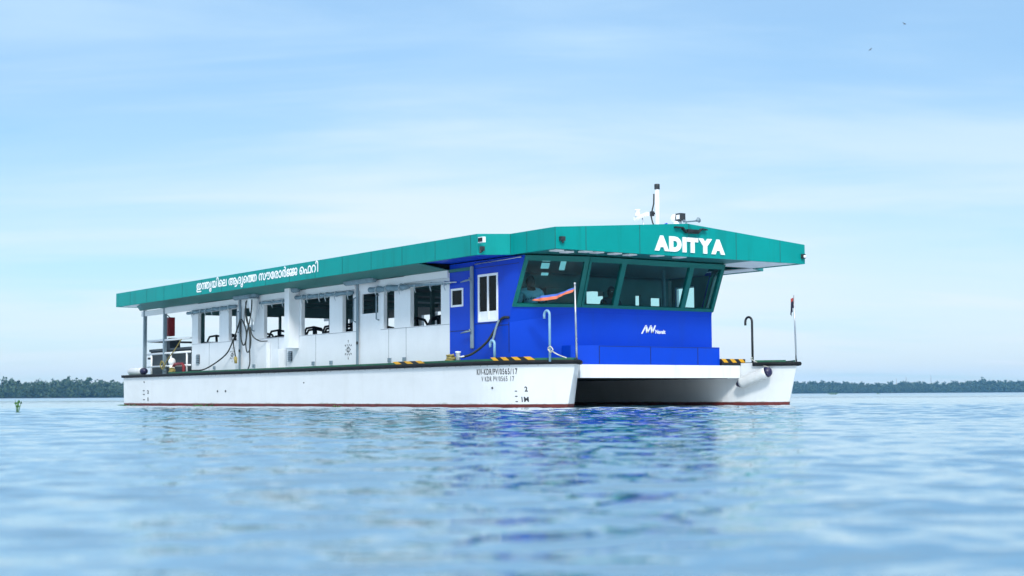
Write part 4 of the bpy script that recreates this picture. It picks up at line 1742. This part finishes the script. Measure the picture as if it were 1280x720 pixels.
# fenders
p0, p1 = Vector((-.74, 1.87, .50)), Vector((-.15, 2.16, .755))
dv = (p1 - p0).normalized()
L = (p1 - p0).length
mb = MB()
mb.tube([p0 + dv * .06, p0 + dv * .11, p0 + dv * (L - .12), p0 + dv * (L - .06)], [.085, .105, .110, .100], 20)
fo = mb.build('fender', 'fender_white')
tag(fo, 'white cylindrical fender with navy ends slung on the far hull bow', 'fender', 'white cylindrical fenders')
mb = MB()
mb.tube([p0 + dv * (L - .062), p0 + dv * (L - .02), p0 + dv * (L + .03), p0 + dv * (L + .05)], [.104, .10, .07, .03], 20)
mb.build('end_cap', 'fender_navy', fo)
mb = MB()
mb.tube([p0 - dv * .01, p0 + dv * .03, p0 + dv * .062], [.03, .06, .086], 20)
mb.build('end_cap', 'fender_navy', fo)
q0, q1 = Vector((-19.55, -3.30, 1.03)), Vector((-18.62, -3.30, 1.03))
mb = MB()
mb.tube([q0, q0 + Vector((.05, 0, 0)), q1 - Vector((.03, 0, 0)), q1], [.06, .105, .105, .09], 18)
fo = mb.build('fender', 'fender_white')
tag(fo, 'white cylindrical fender lying on the stern side deck', 'fender', 'white cylindrical fenders')
mb = MB()
mb.tube([q1, q1 + Vector((.05, 0, 0)), q1 + Vector((.16, 0, 0)), q1 + Vector((.2, 0, 0))], [.094, .10, .08, .03], 18)
mb.build('end_cap', 'fender_navy', fo)

# red box hung on the stern post
mb = MB()
mb.box(-18.52, -18.20, -2.74, -2.56, 1.99, 2.50)
rb = mb.build('locker_box', 'red_box', None, .012)
tag(rb, 'dark red box hanging beside the stern post under the roof', 'box')
mb = MB()
mb.box(-18.49, -18.23, -2.755, -2.741, 2.03, 2.46)
mb.build('box_door', 'red_box', rb, .006)
mb = MB()
mb.tube([(-18.35, -2.65, 2.50), (-18.2, -2.84, 2.60)], .012, 6)
mb.build('hanger', 'pipe_dark', rb)


# flags
def cloth(name, rows, mats, bands, label, group):
    """rows: list of (top point, bottom point); bands: material index by fraction from the top."""
    nv = 12
    mb = MB()
    vs = []
    for a, b in rows:
        for j in range(nv + 1):
            vs.append(Vector(a).lerp(Vector(b), j / nv))
    for i in range(len(rows) - 1):
        for j in range(nv):
            f = (j + .5) / nv
            m = next(k for lim, k in bands if f <= lim)
            q = i * (nv + 1) + j
            mb.add([vs[q], vs[q + 1], vs[q + nv + 2], vs[q + nv + 1]], [(0, 1, 2, 3)], m, True)
    o = mb.build(name, mats)
    sm = o.modifiers.new('thickness', 'SOLIDIFY')
    sm.thickness = .003
    tag(o, label, 'flag', group)


rows = []
for k in range(25):
    t = k / 24
    x = .055 - 1.05 * t
    zc_ = 2.155 - .215 * t - .012 * math.sin(t * 6) + .09 * t ** 4
    hwid = .040 * (1 - .1 * t) * (1.0 if t < .8 else 1.0 - 3.6 * (t - .8)) + .008
    yw = -2.67 - .05 * math.sin(t * 11) * t - .16 * t + .012 * math.sin(t * 31)
    sk = .05 * math.sin(t * 6 + 1)
    rows.append(((x + sk * .3, yw + .03, zc_ + hwid), (x - sk, yw - .03 * math.sin(t * 7), zc_ - hwid)))
cloth('flag', rows, ['flag_blue', 'flag_white', 'flag_orange'], [(.42, 0), (.55, 2), (.62, 1), (1.0, 2)], 'blue, white and orange flag blowing from the near bow pole', 'bow flags')
rows = []
for k in range(13):
    t = k / 12
    rows.append(((.088 - .10 * t, 2.62 + .03 * math.sin(t * 9), 2.20 - .09 * t), (.092 - .12 * t - .02 * math.sin(t * 5), 2.62 - .03 * math.sin(t * 11), 1.98 - .17 * t)))
cloth('flag', rows, ['flag_navy', 'flag_red'], [(.25, 1), (1.0, 0)], 'limp dark navy and red flag hanging on the far bow pole', 'bow flags')


# ================================================================== PEOPLE
def skin(name, joints, edges, m, parent=None, root=0, sub=2):
    me = bpy.data.meshes.new(name)
    me.from_pydata([j[0] for j in joints], edges, [])
    o = bpy.data.objects.new(name, me)
    COL.objects.link(o)
    sk = o.modifiers.new('skin', 'SKIN')
    sk.use_smooth_shade = True
    for i, j in enumerate(joints):
        r_ = j[1]
        me.skin_vertices[0].data[i].radius = (r_, r_) if isinstance(r_, (int, float)) else r_
        me.skin_vertices[0].data[i].use_root = (i == root)
    sb = o.modifiers.new('sub', 'SUBSURF')
    sb.levels = sub
    sb.render_levels = sub
    bpy.context.view_layer.update()
    dg = bpy.context.evaluated_depsgraph_get()
    m2 = bpy.data.meshes.new_from_object(o.evaluated_get(dg))
    bpy.data.objects.remove(o)
    m2.materials.clear()
    m2.materials.append(MATS[m])
    o = bpy.data.objects.new(name, m2)
    COL.objects.link(o)
    if parent:
        o.parent = parent
    return o


def person(loc, face, height, shirt, label, arms, printed=None):
    """face: heading in radians the person looks to. Local frame: +x forward, y left, z up, 1.70 m tall before scaling."""
    root = empty('person', loc)
    root.rotation_euler = (0, 0, face)
    root.scale = (height / 1.70,) * 3
    tag(root, label, 'person', 'crew in the wheelhouse')
    J = [((0, 0, .92), (.155, .115)), ((0, 0, 1.10), (.135, .10)), ((0, 0, 1.28), (.165, .115)), ((0, 0, 1.40), (.11, .085)), ((0, 0, 1.47), .055), ((.02, 0, 1.54), .062), ((.03, 0, 1.60), .08)]
    E_ = [(i, i + 1) for i in range(6)]
    for s in (1, -1):
        sh, elb, wr, hd = arms[s]
        b = len(J)
        J += [((0, .17 * s, 1.385), .062), (elb, .043), (wr, .030), (hd, .034)]
        E_ += [(3, b), (b, b + 1), (b + 1, b + 2), (b + 2, b + 3)]
        hx = Vector(hd)
        dirv = (Vector(hd) - Vector(wr)).normalized()
        side = dirv.cross(Vector((0, 0, 1)))
        side = side.normalized() if side.length > .1 else Vector((0, 1, 0))
        for k in range(4):
            f0 = hx + dirv * .03 + side * (.024 - .016 * k)
            ln = (.065, .075, .07, .055)[k]
            f1 = f0 + dirv * ln * .55 + Vector((0, 0, -.008))
            f2 = f1 + (dirv + Vector((0, 0, -.9))).normalized() * ln * .5
            b2 = len(J)
            J += [(f0, .010), (f1, .0085), (f2, .007)]
            E_ += [(b + 3, b2), (b2, b2 + 1), (b2 + 1, b2 + 2)]
        t0 = hx - dirv * .01 + side * .035
        b2 = len(J)
        J += [(t0, .011), (t0 + dirv * .035 + side * .015, .008)]
        E_ += [(b + 3, b2), (b2, b2 + 1)]
        b = len(J)
        J += [((0, .095 * s, .86), .09), ((.015, .10 * s, .48), .058), ((-.01, .10 * s, .09), .040), ((.09, .105 * s, .035), (.036, .03)), ((.15, .11 * s, .025), (.03, .022))]
        E_ += [(0, b), (b, b + 1), (b + 1, b + 2), (b + 2, b + 3), (b + 3, b + 4)]
    body = skin('body', J, E_, 'skin', root)
    mb = MB()
    mb.ell((.03, 0, 1.605), (.098, .075, .118), nu=20, nv=14)
    mb.ell((.124, 0, 1.595), (.018, .014, .026), nu=8, nv=6)
    for s in (1, -1):
        mb.ell((.025, .077 * s, 1.60), (.02, .012, .032), nu=8, nv=6)
    mb.tube([(.116, -.024, 1.553), (.124, 0, 1.551), (.116, .024, 1.553)], [.004, .009, .004], 6)
    hd_ = mb.build('head', 'skin')
    hd_.parent = root
    hd_.location.z = -.035
    mb = MB()
    for s in (1, -1):
        mb.ell((.112, .032 * s, 1.615), (.010, .015, .009), nu=8, nv=6)
    e = mb.build('eyes', 'eye')
    e.parent = hd_
    mb = MB()
    g = random.Random(2)
    vs, fs = [], []
    nu, nv = 24, 10
    for j in range(nv + 1):
        th = (math.pi * .80) * j / nv
        for i in range(nu):
            ph = 2 * math.pi * i / nu
            c, s_ = math.cos(ph), math.sin(ph)
            lim = th if c < .35 else min(th, math.pi * .34)
            k = 1.0 + g.uniform(-.02, .03)
            vs.append((.026 + .108 * k * math.sin(lim) * c, .085 * k * math.sin(lim) * s_, 1.612 + .126 * k * math.cos(lim)))
    for j in range(nv):
        for i in range(nu):
            a, b = j * nu + i, j * nu + (i + 1) % nu
            fs.append((a, a + nu, b + nu, b))
    mb.add(vs, fs, 0, True)
    h_ = mb.build('hair', 'hair')
    h_.parent = root
    h_.location.z = -.035
    # clothes
    JS = [((0, 0, .86), (.185, .15)), ((0, 0, 1.10), (.17, .135)), ((0, 0, 1.28), (.195, .145)), ((0, 0, 1.405), (.125, .10)), ((.005, 0, 1.455), .07)]
    ES = [(0, 1), (1, 2), (2, 3), (3, 4)]
    for s in (1, -1):
        sh, elb, wr, hd = arms[s]
        b = len(JS)
        JS += [((0, .175 * s, 1.385), .085), (tuple(Vector(sh).lerp(Vector(elb), .55)), .075), (tuple(Vector(sh).lerp(Vector(elb), .85)), .070)]
        ES += [(3, b), (b, b + 1), (b + 1, b + 2)]
    sh_ = skin('shirt', JS, ES, shirt, root)
    JT = [((0, 0, .93), (.17, .13))]
    ET = []
    for s in (1, -1):
        b = len(JT)
        JT += [((0, .095 * s, .84), .115), ((.015, .10 * s, .48), .085), ((-.01, .10 * s, .10), .075)]
        ET += [(0, b), (b, b + 1), (b + 1, b + 2)]
    skin('trousers', JT, ET, 'trousers', root)
    if printed:
        mb = MB()

        def on_back(u, v, w):
            # arc of lettering across the shoulder blades, laid on the shirt's back
            yy = -u
            x_ = -.168 + .9 * yy * yy
            return Vector((x_, yy, v + .03 - 1.6 * yy * yy))
        # a worn arc of print, too faded to read
        g2 = random.Random(4)
        for k in range(6):
            u = -.13 + k * .046
            for q in range(2):
                uu_ = u + q * .020
                h_1 = g2.uniform(.02, .05)
                mb.slab([on_back(uu_, 1.20, 0), on_back(uu_ + .010, 1.20, 0), on_back(uu_ + .010, 1.20 + h_1, 0), on_back(uu_, 1.20 + h_1, 0)], (-1, 0, 0), .002)
            z1_ = 1.20 + g2.choice((.0, .022, .042))
            mb.slab([on_back(u, z1_, 0), on_back(u + .03, z1_, 0), on_back(u + .03, z1_ + .010, 0), on_back(u, z1_ + .010, 0)], (-1, 0, 0), .003)
        p_ = mb.build('back_print', 'shirt_print')
        p_.parent = sh_
    return root


arms_rest = {1: ((0, .17, 1.385), (.03, .27, 1.12), (.20, .26, 1.00), (.27, .25, .98)), -1: ((0, -.17, 1.385), (.03, -.27, 1.12), (.22, -.24, 1.02), (.29, -.22, 1.0))}
arms_up = {1: ((0, .17, 1.385), (.06, .25, 1.13), (.27, .20, 1.13), (.34, .18, 1.14)), -1: ((0, -.17, 1.385), (.12, -.27, 1.16), (.33, -.20, 1.18), (.40, -.18, 1.19))}
person((-2.02, -2.12, .90), YAW + .15, 1.66, 'shirt_blue', 'person in a pale blue shirt standing with back turned behind the side windscreen', arms_up, True)
person((-2.02, -.22, .90), YAW + math.pi + .5, 1.52, 'shirt_dark', 'dark-haired person facing out behind the narrow windscreen pane', arms_rest)


# ================================================================== WATER PLANTS, BIRDS
def leaf_plant(loc, n, size, h, label, seed, group='floating water plants', cat='water plant'):
    g = random.Random(seed)
    mb = MB()
    c = Vector(loc)
    for k in range(n):
        a = g.uniform(0, 6.28)
        rr_ = size * g.uniform(.3, 1)
        b = c + Vector((rr_ * .35 * math.cos(a), rr_ * .35 * math.sin(a), -.02))
        tip = c + Vector((rr_ * math.cos(a), rr_ * math.sin(a), h * g.uniform(.3, 1.0)))
        mb.tube([b, b.lerp(tip, .5) + Vector((0, 0, h * .12)), tip], .006, 5, 1)
        dirv = (tip - b).normalized()
        side = Vector((-math.sin(a), math.cos(a), 0))
        ln, wd = g.uniform(.05, .10) * min(1, .35 + h * 4), g.uniform(.025, .05) * min(1, .35 + h * 4)
        pts = [tip, tip + dirv * ln * .4 + side * wd, tip + dirv * ln, tip + dirv * ln * .4 - side * wd]
        mb.add(pts + [p + Vector((0, 0, .003)) for p in pts], [(0, 1, 2, 3), (7, 6, 5, 4)], 0)
    tag(mb.build('water_plant', ['leaf', 'leaf']), label, cat, group)


leaf_plant((-3.68, -11.1, WZ), 6, .06, .14, 'single upright water plant drifting far left of the ferry', 1)
leaf_plant((-18.6, -3.66, WZ), 34, .42, .035, 'green water plants caught at the ferry waterline near the stern', 2)
leaf_plant((-13.6, -3.64, WZ), 26, .30, .035, 'green water plants caught at the waterline below the aft door', 3)
leaf_plant((-6.2, -4.0, WZ), 8, .16, .02, 'small floating weed beside the hull amidships', 4)
far = shore_point(1040, 260)
leaf_plant((far.x, far.y, WZ), 90, 1.1, .35, 'low green raft of water plants far out right of the ferry', 5)
far = shore_point(1096, 300)
leaf_plant((far.x, far.y, WZ), 30, .5, .25, 'tiny tuft of water plants far out toward the distant masts', 6)


def bird(px, py, D, bank, label):
    t = (d * F_PX + rr * (px - 640) - uu * (py - 360)).normalized() * D + CAM
    mb = MB()
    ax = (rr * math.cos(bank) + uu * math.sin(bank))
    fw = ax.cross(d).normalized()
    rot = Matrix((ax, fw, ax.cross(fw))).transposed()
    k = .22
    mb.ell(t, (.10 * k, .30 * k, .10 * k), rot=rot)
    for s in (1, -1):
        w = [t + (ax * p * s + fw * q + uu * h) * k for p, q, h in ((.06, .14, 0), (.45, .12, .14), (.85, -.02, .05), (.42, -.10, .13), (.06, -.12, 0))]
        mb.slab(w, (0, 0, 1), .008)
    mb.slab([t - fw * .25 * k, t - (fw * .48 - ax * .08) * k, t - (fw * .48 + ax * .08) * k], (0, 0, 1), .008)
    tag(mb.build('bird', 'bird_grey'), label, 'bird', 'birds in the sky')


bird(1130.5, 29.8, 125, -.5, 'small dark bird flying highest above the ferry')
bird(1088, 62, 125, .7, 'small dark bird flying a little lower than the other bird')

# ================================================================== AIR
mb = MB()
mb.box(CAM.x - 2150, CAM.x + 2150, CAM.y - 2150, CAM.y + 2150, -2.2, 36)
hz = mb.build('haze', 'haze_air')
tag(hz, kind='stuff')
